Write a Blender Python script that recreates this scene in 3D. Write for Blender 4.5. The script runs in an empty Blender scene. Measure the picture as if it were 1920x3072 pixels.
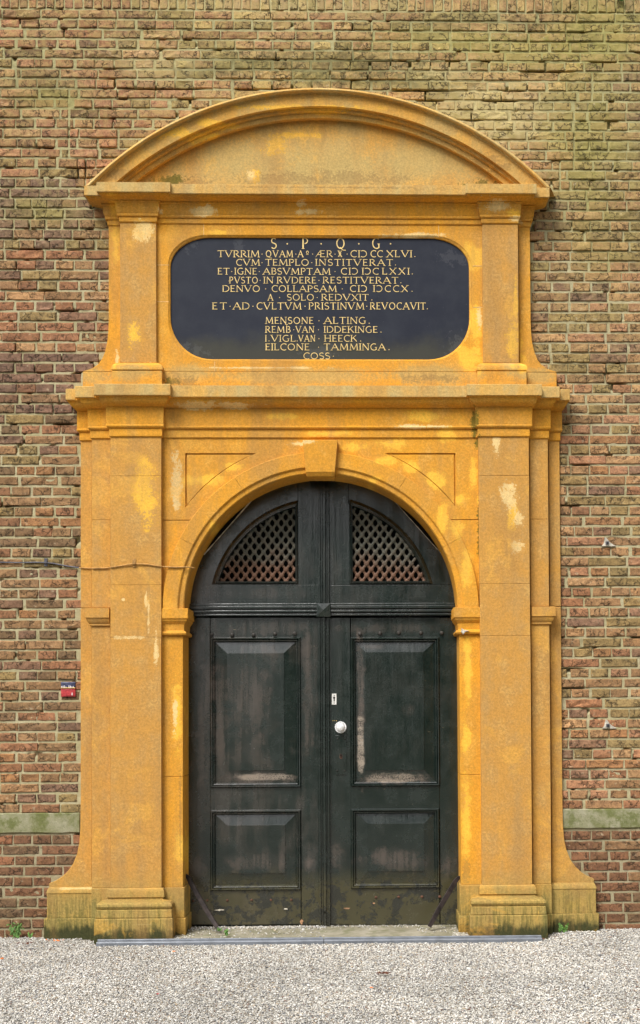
import bpy, math, random
import numpy as np
from math import pi, sin, cos, sqrt, atan2, radians
from mathutils import Vector, Matrix, Euler, noise as mnoise
from mathutils.geometry import tessellate_polygon

random.seed(7); rng = np.random.default_rng(7)
S = bpy.context.scene; COL = S.collection

# ------------------------------------------------------------------ camera
YAW, PITCH, ROLL = radians(1.45), radians(1.1), radians(-0.31)
FPX, CPX, CPY, DIST, EYE, CAMX = 4000.0, 1120.0, 2130.0, 10.0, 1.65, 0.4
R3 = (Matrix.Rotation(-YAW, 3, 'Z') @ Matrix.Rotation(pi/2+PITCH, 3, 'X') @ Matrix.Rotation(ROLL, 3, 'Z'))
LOC = Vector((CAMX, -DIST, EYE))
_v = R3.transposed() @ Vector((0, 1, 0))
U0, V0 = _v.x/-_v.z, _v.y/-_v.z
cd = bpy.data.cameras.new('camera'); cam = bpy.data.objects.new('camera', cd); COL.objects.link(cam)
cam.matrix_world = Matrix.Translation(LOC) @ R3.to_4x4()
cd.sensor_fit = 'HORIZONTAL'; cd.sensor_width = 36; cd.lens = 36*FPX/1920
cd.shift_x = (U0*FPX-(CPX-960))/1920; cd.shift_y = (V0*FPX+(CPY-1536))/1920
cd.clip_start = 0.1; cd.clip_end = 500
S.camera = cam

# ------------------------------------------------------------------ sky, sun, exposure
ELEV, AZ = radians(50), radians(-32)       # sun in front of the wall, to the left
W = bpy.data.worlds.new("World"); S.world = W; W.use_nodes = True
nt = W.node_tree; nt.nodes.clear()
sky = nt.nodes.new('ShaderNodeTexSky'); sky.sky_type = 'NISHITA'; sky.sun_disc = False
sky.sun_elevation = ELEV; sky.sun_rotation = pi - AZ if False else radians(180+32)
sky.dust_density = 4.0; sky.ozone_density = 1.0; sky.air_density = 1.2
hs = nt.nodes.new('ShaderNodeHueSaturation'); hs.inputs['Saturation'].default_value = 0.2
bg = nt.nodes.new('ShaderNodeBackground'); bg.inputs['Strength'].default_value = 0.15
wo = nt.nodes.new('ShaderNodeOutputWorld')
nt.links.new(sky.outputs[0], hs.inputs['Color']); nt.links.new(hs.outputs[0], bg.inputs[0]); nt.links.new(bg.outputs[0], wo.inputs[0])
sl = bpy.data.lights.new('sun', 'SUN'); sl.energy = 2.15; sl.angle = radians(24); sl.color = (1.0, 0.97, 0.92)
sun = bpy.data.objects.new('sun', sl); COL.objects.link(sun)
sdir = Vector((-sin(radians(32))*cos(ELEV), -cos(radians(32))*cos(ELEV), sin(ELEV)))
sun.rotation_euler = sdir.to_track_quat('Z', 'Y').to_euler()
sun.location = (-4, -8, 9)
S.render.engine = 'CYCLES'
S.view_settings.view_transform = 'Standard'; S.view_settings.look = 'None'
S.view_settings.exposure = 0.52; S.view_settings.gamma = 1.0; S.view_settings.use_curve_mapping = False

# ------------------------------------------------------------------ measuring helpers
def P(px, py, p=0.0):
    """point of the place seen at a photo pixel, p metres in front of the wall face"""
    d = R3 @ Vector(((px-CPX)/FPX+U0, -(py-CPY)/FPX+V0, -1))
    t = (-p-LOC.y)/d.y
    return LOC + d*t
def PG(px, py, z):
    d = R3 @ Vector(((px-CPX)/FPX+U0, -(py-CPY)/FPX+V0, -1))
    return LOC + d*((z-LOC.z)/d.z)
def Zp(py, p=0.13, px=960): return P(px, py, p).z
def lin(r, g, b, k=1.0):
    f = lambda c: ((c/255+.055)/1.055)**2.4 if c > 10 else c/255/12.92
    return (f(r)*k, f(g)*k, f(b)*k, 1)
XC = sum((P(a, y, p).x+P(b, y, p).x)/2 for a, b, y, p in
         [(331, 1587, 1600, .18), (484, 1439, 1600, .18), (242, 1676, 1600, .03), (133, 1792, 2780, .1),
          (326, 1590, 800, .06), (360, 1559, 800, .13), (469, 1453, 800, .13)])/7
def mx(x): return 2*XC-x
ZG = PG(700, 2830, 0).z*0 + P(960, 2829, .37).z

# ------------------------------------------------------------------ object helpers
def tag(o, label=None, cat=None, group=None, kind=None):
    if label: o['label'] = label
    if cat: o['category'] = cat
    if group: o['group'] = group
    if kind: o['kind'] = kind
    return o
def thing(name, loc, label, cat, group=None):
    o = bpy.data.objects.new(name, None); COL.objects.link(o); o.location = loc; o.empty_display_size = .1
    tag(o, label, cat, group); return o
def mk(name, verts, faces, mat, parent=None, smooth=None, bevel=0, seg=2, cols=None):
    me = bpy.data.meshes.new(name); me.from_pydata([tuple(v) for v in verts], [], faces)
    me.validate(); me.update()
    if smooth:
        me.polygons.foreach_set('use_smooth', [True]*len(me.polygons)); me.set_sharp_from_angle(angle=radians(smooth))
    for m in (mat if isinstance(mat, list) else [mat]): me.materials.append(m)
    o = bpy.data.objects.new(name, me); COL.objects.link(o)
    if parent:
        o.parent = parent; o.matrix_parent_inverse = Matrix.Translation(-Vector(parent_loc(parent)))
    if bevel:
        b = o.modifiers.new('bevel', 'BEVEL'); b.width = bevel; b.segments = seg; b.limit_method = 'ANGLE'; b.angle_limit = radians(35)
    return o
def parent_loc(o):
    l = Vector(o.location)
    return l
class MB:
    def __init__(s): s.v = []; s.f = []
    def add(s, v, f):
        n = len(s.v); s.v += [tuple(q) for q in v]; s.f += [tuple(i+n for i in g) for g in f]; return s
    def box(s, x0, x1, y0, y1, z0, z1):
        v = [(x, y, z) for x in (x0, x1) for y in (y0, y1) for z in (z0, z1)]
        return s.add(v, [(0, 1, 3, 2), (4, 6, 7, 5), (0, 4, 5, 1), (2, 3, 7, 6), (0, 2, 6, 4), (1, 5, 7, 3)])
    def build(s, name, mat, parent=None, **k): return mk(name, s.v, s.f, mat, parent, **k)
def plate(loops, yf, yb):
    """loops: outer first, then holes; each [(x,z)...]; a slab from y=yf (front) to yb"""
    pl = [[Vector((x, z, 0)) for x, z in L] for L in loops]
    tris = tessellate_polygon(pl)
    flat = [q for L in loops for q in L]; n = len(flat)
    v = [(x, yf, z) for x, z in flat]+[(x, yb, z) for x, z in flat]; f = []
    for t in tris:
        a, b, c = [flat[i] for i in t]
        ar = (b[0]-a[0])*(c[1]-a[1])-(c[0]-a[0])*(b[1]-a[1])
        f.append(tuple(t) if ar > 0 else tuple(reversed(t)))
    k = 0
    for li, L in enumerate(loops):
        m = len(L); ar = sum(L[i][0]*L[(i+1) % m][1]-L[(i+1) % m][0]*L[i][1] for i in range(m))
        ccw = (ar > 0) == (li == 0)
        for i in range(m):
            a, b = k+i, k+(i+1) % m
            f.append((a, a+n, b+n, b) if ccw else (b, b+n, a+n, a))
        k += m
    return v, f
def loft(levels):
    """levels top to bottom: (z, [(x,y)...]) plan paths with equal counts, ends at the back; capped"""
    n = len(levels[0][1]); v = []; f = []
    for z, path in levels: v += [(x, y, z) for x, y in path]
    for k in range(len(levels)-1):
        for i in range(n-1):
            a = k*n+i; f.append((a, a+n, a+n+1, a+1))
    f.append(tuple(range(n))); f.append(tuple(reversed(range((len(levels)-1)*n, len(levels)*n))))
    return v, f
def arc_sweep(prof, c, a0, a1, n, closed=True):
    """prof [(r,y)]; c=(x,z) centre; a0,a1 angle or function of r"""
    v = []; f = []; m = len(prof)
    for i in range(n+1):
        for r, y in prof:
            b0 = a0(r) if callable(a0) else a0; b1 = a1(r) if callable(a1) else a1
            a = b0+(b1-b0)*i/n
            v.append((c[0]+r*cos(a), y, c[1]+r*sin(a)))
    for i in range(n):
        for j in range(m if closed else m-1):
            a, b = i*m+j, i*m+(j+1) % m
            f.append((a, b, b+m, a+m))
    if closed: f.append(tuple(reversed(range(m)))); f.append(tuple(range(n*m, n*m+m)))
    return v, f
def nest(loops, cap=True):
    """loops: [[(x,y,z)...]...] equal counts, nested; quads between, last capped"""
    v = [q for L in loops for q in L]; n = len(loops[0]); f = []
    for k in range(len(loops)-1):
        for i in range(n):
            a, b = k*n+i, k*n+(i+1) % n
            f.append((a, b, b+n, a+n))
    if cap: f.append(tuple(range((len(loops)-1)*n, len(loops)*n)))
    return v, f
def tube(pts, r, n=8):
    pts = [Vector(q) for q in pts]; v = []; f = []
    for i, q in enumerate(pts):
        t = (pts[min(i+1, len(pts)-1)]-pts[max(i-1, 0)]).normalized()
        a = t.cross(Vector((0, 0, 1)));  a = a.normalized() if a.length > 1e-4 else Vector((1, 0, 0)); b = t.cross(a)
        rr = r[i] if isinstance(r, (list, tuple)) else r
        v += [q+(a*cos(2*pi*k/n)+b*sin(2*pi*k/n))*rr for k in range(n)]
    for i in range(len(pts)-1):
        for k in range(n): f.append((i*n+k, i*n+(k+1) % n, (i+1)*n+(k+1) % n, (i+1)*n+k))
    f.append(tuple(reversed(range(n)))); f.append(tuple(range((len(pts)-1)*n, len(pts)*n)))
    return v, f

# ------------------------------------------------------------------ materials
class NT:
    def __init__(s, name):
        s.m = bpy.data.materials.new(name); s.m.use_nodes = True; s.t = s.m.node_tree; s.t.nodes.clear()
        s.out = s.t.nodes.new('ShaderNodeOutputMaterial'); s.b = s.t.nodes.new('ShaderNodeBsdfPrincipled')
        s.t.links.new(s.b.outputs[0], s.out.inputs[0]); s.pos = s.n('ShaderNodeNewGeometry').outputs['Position']
    def n(s, t, **k):
        q = s.t.nodes.new(t)
        for a, b in k.items(): setattr(q, a, b)
        return q
    def set(s, sock, v):
        if hasattr(v, 'is_output') or isinstance(v, bpy.types.NodeSocket): s.t.links.new(v, sock)
        else: sock.default_value = v
    def math(s, op, a, b=0.0, c=None, clamp=False):
        q = s.n('ShaderNodeMath', operation=op, use_clamp=clamp); s.set(q.inputs[0], a); s.set(q.inputs[1], b)
        if c is not None: s.set(q.inputs[2], c)
        return q.outputs[0]
    def noise(s, scale, detail=4, rough=.6, vec=None, stretch=None, dist=0.0, out=0):
        vec = s.pos if vec is None else vec
        if stretch:
            mp = s.n('ShaderNodeMapping'); s.set(mp.inputs[0], vec); mp.inputs['Scale'].default_value = stretch; vec = mp.outputs[0]
        q = s.n('ShaderNodeTexNoise'); s.set(q.inputs['Vector'], vec); q.inputs['Scale'].default_value = scale
        q.inputs['Detail'].default_value = detail; q.inputs['Roughness'].default_value = rough; q.inputs['Distortion'].default_value = dist
        return q.outputs[out]
    def ramp(s, x, a, b, lo=0.0, hi=1.0, smooth=True):
        q = s.n('ShaderNodeMapRange', interpolation_type='SMOOTHSTEP' if smooth else 'LINEAR'); s.set(q.inputs[0], x)
        for i, w in enumerate((a, b, lo, hi)): s.set(q.inputs[i+1], w)
        return q.outputs[0]
    def mix(s, f, a, b, mode='MIX'):
        q = s.n('ShaderNodeMix', data_type='RGBA', blend_type=mode); s.set(q.inputs[0], f); s.set(q.inputs[6], a); s.set(q.inputs[7], b)
        return q.outputs[2]
    def sep(s, v=None):
        q = s.n('ShaderNodeSeparateXYZ'); s.set(q.inputs[0], s.pos if v is None else v); return q.outputs
    def blob(s, x, z, rx, rz, nz, amp=.9, soft=.5):
        """ragged mark of its own shape on the surface round (x,z)"""
        v = s.n('ShaderNodeVectorMath', operation='SUBTRACT'); s.set(v.inputs[0], s.pos); v.inputs[1].default_value = (x, 0, z)
        w = s.n('ShaderNodeVectorMath', operation='MULTIPLY'); s.set(w.inputs[0], v.outputs[0]); w.inputs[1].default_value = (1/rx, 0, 1/rz)
        l = s.n('ShaderNodeVectorMath', operation='LENGTH'); s.set(l.inputs[0], w.outputs[0])
        q = s.math('MULTIPLY_ADD', s.math('SUBTRACT', nz, .5), amp*7.5, l.outputs['Value'])
        return s.ramp(q, .8-soft*.4, .8+soft*.6, 1, 0)
    def bump(s, h, dist, strength=1.0, prev=None):
        q = s.n('ShaderNodeBump'); s.set(q.inputs['Height'], h); q.inputs['Distance'].default_value = dist; s.set(q.inputs['Strength'], strength)
        if prev is not None: s.set(q.inputs['Normal'], prev)
        return q.outputs[0]
    def fin(s, col, rough=.8, bump=None, spec=.3):
        s.set(s.b.inputs['Base Color'], col); s.set(s.b.inputs['Roughness'], rough); s.set(s.b.inputs['Specular IOR Level'], spec)
        if bump is not None: s.set(s.b.inputs['Normal'], bump)
        return s.m

def simple(name, col, rough=.6, metal=0.0, nscale=30, namp=.35, bump=.0006):
    m = NT(name); a = m.noise(nscale, 5)
    c = m.mix(m.ramp(a, .3, .7), [x*(1-namp) for x in col[:3]]+[1], [min(x*(1+namp), 1) for x in col[:3]]+[1])
    m.b.inputs['Metallic'].default_value = metal
    return m.fin(c, rough, m.bump(m.noise(nscale*4, 3), bump))

ORANGE = (.70, .318, .027, 1); OCHRE = (.56, .268, .042, 1); TAN = (.46, .268, .085, 1)
def B(m, nz, px, py, rx, ry, p=.15, amp=.9, soft=.5):
    q = P(px, py, p); return m.blob(q.x, q.z, rx/400, ry/400, nz, amp, soft)
def stone(name, tan=.4, grey=0.0, green=0.0, base=False, bright=[], flake=[], dark=[], moss=[], black=[], wash=[], tone=0):
    m = NT(name)
    big = m.noise(1.7, 5, .6, dist=.4); mid = m.noise(7, 6, .65); fine = m.noise(60, 5, .7); grain = m.noise(330, 3, .8)
    streak = m.noise(9, 5, .6, stretch=(1, 1, .12))
    c = m.mix(m.ramp(big, .38, .68, max(0, tan-.35), min(1, tan+.35)), ORANGE, OCHRE)
    c = m.mix(m.ramp(m.math('MULTIPLY_ADD', streak, .5, m.math('MULTIPLY', mid, .5)), .44, .64, 0, tan*.8), c, TAN)
    if tone: c = m.mix(m.ramp(mid, .3, .7, tone*.7, tone), c, (.44, .262, .095, 1))
    # sparse paint loss showing speckled stone
    sp = m.ramp(m.math('MULTIPLY_ADD', mid, .6, m.math('MULTIPLY', fine, .4)), .55, .62, 0, .28)
    c = m.mix(sp, c, (.70, .42, .11, 1))
    sp2 = m.ramp(fine, .60, .72, 0, .25); c = m.mix(sp2, c, (.36, .20, .045, 1))
    if grey: c = m.mix(m.ramp(m.math('ADD', big, streak), .85, 1.25, grey*.5, grey), c, (.50, .39, .17, 1))
    if green: c = m.mix(m.ramp(m.math('ADD', mid, streak), .9, 1.2, 0, green), c, (.20, .17, .045, 1))
    nz = m.math('SUBTRACT', m.math('MULTIPLY_ADD', fine, .45, m.math('MULTIPLY', mid, .55)), 0.0)
    for b in wash: c = m.mix(m.math('MULTIPLY', B(m, nz, *b, p=.05, amp=.45, soft=1.0), .7), c, (.46, .34, .13, 1))
    for b in bright: c = m.mix(m.math('MULTIPLY', B(m, nz, *b), .85), c, (.88, .50, .06, 1))
    for b in flake: c = m.mix(m.math('MULTIPLY', B(m, nz, *b), .85), c, (.84, .62, .28, 1))
    for b in dark: c = m.mix(m.math('MULTIPLY', B(m, nz, *b), .35), c, (.17, .11, .05, 1))
    for b in black: c = m.mix(m.math('MULTIPLY', B(m, nz, *b), .9), c, (.045, .05, .018, 1))
    for b in moss: c = m.mix(m.math('MULTIPLY', B(m, nz, *b), .85), c, (.13, .115, .015, 1))
    if base:   # algae and splash dirt rising from the ground, ragged top edge
        z = m.sep()[2]; vs = m.noise(26, 5, .7, stretch=(1, 1, .2))
        h = m.math('MULTIPLY_ADD', vs, -.16, m.math('MULTIPLY_ADD', mid, -.10, z))
        c = m.mix(m.ramp(h, ZG+.10, ZG+.42, .7, 0), c, (.34, .27, .085, 1))
        comb = m.noise(60, 4, .7, stretch=(1, 1, .06))
        c = m.mix(m.math('MULTIPLY', m.ramp(h, ZG+.04, ZG+.30, 1, 0), m.ramp(comb, .44, .58, 0, .65)), c, (.13, .115, .03, 1))
        c = m.mix(m.ramp(h, ZG-.075, ZG-.01, .95, 0), c, (.040, .044, .016, 1))
    tool = m.n('ShaderNodeTexWave', wave_type='BANDS', bands_direction='Z'); m.set(tool.inputs[0], m.pos)
    tool.inputs['Scale'].default_value = 32; tool.inputs['Distortion'].default_value = 1.2; tool.inputs['Detail'].default_value = 2
    bp = m.bump(tool.outputs[1], .0008, .5)
    bp = m.bump(m.math('MULTIPLY_ADD', grain, .35, fine), .0028, .8, bp)
    bp = m.bump(mid, .008, .6, bp)
    speck = m.noise(150, 3, .75); stn = m.noise(4.5, 6, .62, stretch=(1, 1, .16)); c = m.mix(m.ramp(stn, .47, .66, 0, .45), c, (.36, .205, .070, 1)); c = m.mix(m.ramp(m.noise(2.6, 7, .7, dist=.6), .54, .62, 0, .35), c, (.74, .40, .07, 1))
    c = m.mix(1.0, c, m.ramp(grain, .3, .7, .92, 1.06), 'MULTIPLY'); c = m.mix(1.0, c, m.ramp(speck, .34, .66, .91, 1.07), 'MULTIPLY'); c = m.mix(1.0, c, m.ramp(fine, .36, .64, .88, 1.10), 'MULTIPLY')
    return m.fin(c, .82, bp, .2)

bf = [(430, 1000, 20, 60), (425, 690, 22, 40), (340, 700, 14, 90), (345, 1100, 9, 25), (395, 1000, 14, 40), (1545, 1020, 25, 70),
      (1430, 760, 40, 40), (1425, 960, 26, 60), (1400, 1080, 40, 40), (1550, 760, 10, 90), (1570, 1080, 22, 30)]
M_up = stone('upper_paint', .34, wash=[(560, 1128, 90, 30), (900, 1135, 260, 28), (1300, 1128, 140, 34), (400, 1130, 70, 26), (430, 860, 40, 120), (1600, 1130, 70, 26), (280, 1130, 40, 26), (1520, 1060, 30, 90)], bright=bf+[(340, 620, 20, 25), (1540, 640, 30, 15), (650, 690, 60, 10)],
             flake=[(430, 690, 26, 34), (480, 632, 12, 9), (600, 632, 45, 14), (625, 625, 14, 14), (930, 632, 40, 10), (1250, 700, 80, 8),
                    (1440, 950, 9, 30), (1490, 620, 50, 16), (1545, 655, 25, 8), (905, 610, 14, 10), (345, 1060, 7, 28), (780, 1098, 150, 3)],
             dark=[(560, 1140, 60, 18), (1300, 1130, 80, 12)], moss=[(515, 1140, 25, 10)])
M_low = stone('lower_paint', .34, bright=[(700, 1400, 26, 16), (1150, 1380, 40, 14), (1235, 1400, 30, 18), (1120, 1440, 18, 12), (640, 1590, 14, 30), (1330, 1560, 16, 40), (1400, 1700, 16, 60), (840, 1250, 40, 10), (990, 1300, 60, 10), (1180, 1330, 40, 16), (1340, 1300, 26, 24),(1370, 1590, 22, 30), (1420, 1420, 12, 40), (1440, 1500, 10, 20), (1380, 1500, 30, 20), (1300, 1440, 25, 30),
                                           (600, 1440, 60, 18), (1535, 1530, 20, 45), (1605, 1750, 20, 60), (1600, 1650, 8, 90), (1060, 1340, 40, 14), (1275, 1250, 60, 16)],
              flake=[(528, 1440, 15, 75), (530, 1500, 12, 30), (600, 1222, 50, 10), (700, 1222, 60, 7), (258, 1540, 8, 50), (260, 1800, 10, 22), (1310, 1280, 40, 6),
                     (1230, 1280, 50, 7), (1555, 1560, 16, 30), (1540, 1850, 50, 18), (900, 1330, 40, 8)],
              dark=[(1440, 1560, 8, 60)], moss=[(1424, 1270, 10, 60), (1436, 1330, 14, 20), (1600, 1400, 10, 58), (1600, 1460, 9, 30), (1438, 1590, 7, 80), (1000, 1600, 1, 1)])
M_pil = stone('pilaster_paint', 1.0, tone=.5, bright=[(430, 680, 22, 40), (400, 1000, 20, 35), (1535, 1540, 16, 45), (1540, 1020, 20, 60), (1548, 900, 6, 60), (440, 1490, 30, 100)],
              flake=[(432, 690, 26, 34), (410, 640, 40, 10), (1525, 1500, 22, 40), (1545, 1640, 18, 22), (1555, 1560, 14, 22), (440, 1800, 5, 25), (448, 1850, 4, 60), (390, 1913, 66, 5),
                     (470, 1930, 7, 45), (440, 1090, 60, 5), (1490, 1330, 10, 40), (1480, 640, 40, 22), (372, 1800, 4, 4)],
              dark=[(500, 1150, 4, 20)], base=True)
M_jamb = stone('jamb_paint', .25, bright=[(1405, 2000, 12, 90), (1400, 2450, 14, 120), (530, 2150, 14, 100), (540, 2560, 18, 60), (1400, 2230, 14, 60)],
               flake=[(524, 2150, 8, 50)], dark=[(1400, 2610, 12, 30), (540, 2500, 3, 200)], base=True)
M_slab = stone('weathered_slab', .85, grey=.8, dark=[(1000, 575, 300, 3)])
M_rake = stone('raking_paint', .7, grey=.45, green=.12, bright=[(560, 400, 80, 20), (640, 370, 50, 10), (920, 322, 200, 8), (620, 400, 50, 9)], dark=[(370, 520, 50, 14), (1450, 480, 40, 20), (1370, 375, 8, 18), (1500, 500, 60, 12)])
M_tym = stone('tympanum_paint', .85, grey=.5, green=.15, bright=[(815, 415, 30, 36), (760, 505, 16, 22), (900, 385, 50, 10)], wash=[(950, 530, 460, 60), (1270, 480, 170, 60), (700, 470, 90, 60), (950, 500, 200, 90)],
              flake=[(748, 505, 14, 18), (640, 540, 14, 8)], dark=[(950, 520, 250, 26), (560, 530, 60, 18)], moss=[(1440, 545, 60, 18), (500, 520, 50, 14)])
M_base = stone('base_paint', .75, tone=.4, green=.25, base=True, black=[(205, 2830, 130, 88, .1, .45), (1725, 2835, 110, 84, .1, .5), (286, 2770, 16, 90, .1, .3), (1632, 2770, 16, 90, .1, .3), (1760, 2812, 20, 60, .1, .3)], flake=[(450, 2765, 40, 3), (230, 2670, 60, 3)], dark=[(210, 2720, 45, 30), (1500, 2760, 30, 12), (1560, 2765, 14, 10), (1730, 2690, 30, 40)],
               bright=[(1720, 2720, 14, 12), (1745, 2710, 16, 14)])
m = NT('plaque_paint'); a = m.noise(6, 6); z = m.sep()[2]
c = m.mix(m.ramp(a, .35, .7), (.013, .016, .028, 1), (.022, .026, .038, 1))
c = m.mix(m.ramp(m.math('MULTIPLY_ADD', m.noise(3.2, 5), .5, z), Zp(1060, .03)+.22, Zp(990, .03)+.26, .6, 0), c, (.058, .056, .034, 1))
nz = m.noise(22, 6, .7)
for b in [(570, 720, 20, 30), (720, 730, 14, 30), (960, 1062, 50, 18), (1360, 780, 40, 18), (560, 1060, 60, 20), (1370, 1040, 30, 30), (980, 715, 200, 6)]:
    c = m.mix(m.math('MULTIPLY', B(m, nz, *b, p=.03), .11), c, (.20, .20, .21, 1))
sc = m.noise(120, 2, .5); c = m.mix(m.ramp(sc, .76, .80, 0, .5), c, (.3, .3, .3, 1))
M_plaque = m.fin(c, m.ramp(a, .3, .7, .5, .65), m.bump(m.noise(30, 5), .0015, .5), .22)
M_gold = simple('gilt_lettering', (.76, .56, .23, 1), .5, nscale=40, namp=.22)
M_joint = simple('lime_joint', (.62, .40, .17, 1), .9)

YG, PY, DG = (.30, .27, .07, 1), (.52, .42, .20, 1), (.13, .12, .045, 1)
BW = [(1480, 340, 190, 90, .75, PY), (1300, 225, 120, 40, .6, PY), (1000, 190, 300, 50, .7, DG), (1100, 245, 260, 26, .6, DG), (1800, 100, 140, 110, .6, YG), (1560, 160, 200, 60, .55, YG), (640, 200, 200, 30, .45, DG),
      (1750, 420, 120, 160, .5, YG), (460, 190, 120, 60, .4, PY), (900, 20, 400, 24, .4, PY), (120, 250, 130, 60, .4, DG), (150, 300, 110, 30, .35, YG), (1300, 120, 200, 40, .4, YG), (1440, 60, 300, 30, .35, DG), (1780, 700, 100, 120, .35, YG), (130, 640, 120, 40, .3, YG)]
# brick: each brick carries its own clay colour in attribute 'clay'
m = NT('brick_clay'); at = m.n('ShaderNodeAttribute'); at.attribute_name = 'clay'
x, y, z = m.sep(); a = m.noise(14, 6, .65); b = m.noise(75, 5, .7); g = m.noise(300, 3, .7)
c = m.mix(1.0, at.outputs['Color'], m.ramp(m.math('MULTIPLY_ADD', a, .45, m.math('MULTIPLY', b, .55)), .37, .63, .6, 1.45), 'MULTIPLY'); c = m.mix(.18, c, (.26, .20, .10, 1))
topm = m.ramp(m.math('MULTIPLY_ADD', m.noise(1.3, 4), 2.6, m.math('MULTIPLY_ADD', x, .22, z)), 5.2, 7.8, .08, .5)
nz = m.math('MULTIPLY_ADD', b, .35, m.math('MULTIPLY', a, .65))
for q in BW: c = m.mix(m.math('MULTIPLY', B(m, nz, *q[:4], p=0, amp=.5, soft=1.2), q[4]), c, q[5])
c = m.mix(m.math('MULTIPLY', topm, m.ramp(a, .40, .62)), c, (.34, .285, .10, 1))
c = m.mix(m.math('MULTIPLY', m.ramp(m.noise(26, 5), .60, .72), .45), c, (.52, .43, .28, 1))
v = m.n('ShaderNodeTexVoronoi', feature='DISTANCE_TO_EDGE'); mp = m.n('ShaderNodeMapping'); m.set(mp.inputs[0], m.math('ADD', 0, 0)) if False else None
ds = m.n('ShaderNodeVectorMath', operation='ADD'); m.set(ds.inputs[0], m.pos); sc2 = m.n('ShaderNodeVectorMath', operation='SCALE'); m.set(sc2.inputs[0], m.noise(22, 4, out=1)); sc2.inputs['Scale'].default_value = .09; m.set(ds.inputs[1], sc2.outputs[0])
m.set(v.inputs['Vector'], ds.outputs[0]); v.inputs['Scale'].default_value = 17
crack = m.math('MULTIPLY', m.ramp(v.outputs['Distance'], .0, .075, 1, 0), m.ramp(m.noise(9, 3), .44, .54))
c = m.mix(m.math('MULTIPLY', crack, .85), c, (.035, .025, .015, 1))
pit = m.ramp(b, .38, .30, 0, .8); c = m.mix(pit, c, (.05, .035, .02, 1))
c = m.mix(m.ramp(g, .68, .76, 0, .5), c, (.6, .52, .40, 1))
bp = m.bump(m.math('MULTIPLY_ADD', crack, -.8, m.math('ADD', a, m.math('MULTIPLY', b, .8))), .006, .8); bp = m.bump(g, .0015, .6, bp)
M_brick = m.fin(c, .88, bp, .2)
m = NT('mortar_lime'); z = m.sep()[2]; a = m.noise(3, 5); b = m.noise(90, 4, .7)
c = m.mix(m.ramp(a, .35, .65), (.37, .325, .18, 1), (.45, .40, .25, 1))
c = m.mix(m.ramp(m.math('MULTIPLY_ADD', a, 1.6, z), 5.2, 7.6, 0, .6), c, (.36, .335, .15, 1))
nz = m.math('MULTIPLY_ADD', b, .35, m.math('MULTIPLY', a, .65))
for q in BW: c = m.mix(m.math('MULTIPLY', B(m, nz, *q[:4], p=0, amp=.5, soft=1.2), q[4]), c, q[5])
c = m.mix(m.ramp(b, .36, .56, .30, 0), c, (.26, .22, .11, 1)); c = m.mix(m.ramp(z, P(960, 2520).z, P(960, 2440).z, .45, 0), c, (.24, .20, .14, 1)); c = m.mix(m.ramp(m.noise(7, 5, .7), .52, .66, 0, .5), c, (.22, .19, .10, 1))
M_mortar = m.fin(c, .92, m.bump(b, .004, .9), .15)
m = NT('band_stone'); a = m.noise(5, 6, .7); b = m.noise(50, 5, .7)
c = m.mix(m.ramp(a, .36, .64), (.20, .20, .095, 1), (.34, .32, .22, 1)); c = m.mix(m.ramp(m.noise(7, 6, .7), .46, .60, 0, .85), c, (.13, .145, .045, 1)); c = m.mix(m.ramp(b, .6, .72, 0, .6), c, (.5, .46, .34, 1))
c = m.mix(m.ramp(b, .42, .3, 0, .6), c, (.09, .085, .05, 1))
M_band = m.fin(c, .9, m.bump(m.math('ADD', a, b), .006, .8), .15)

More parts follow.
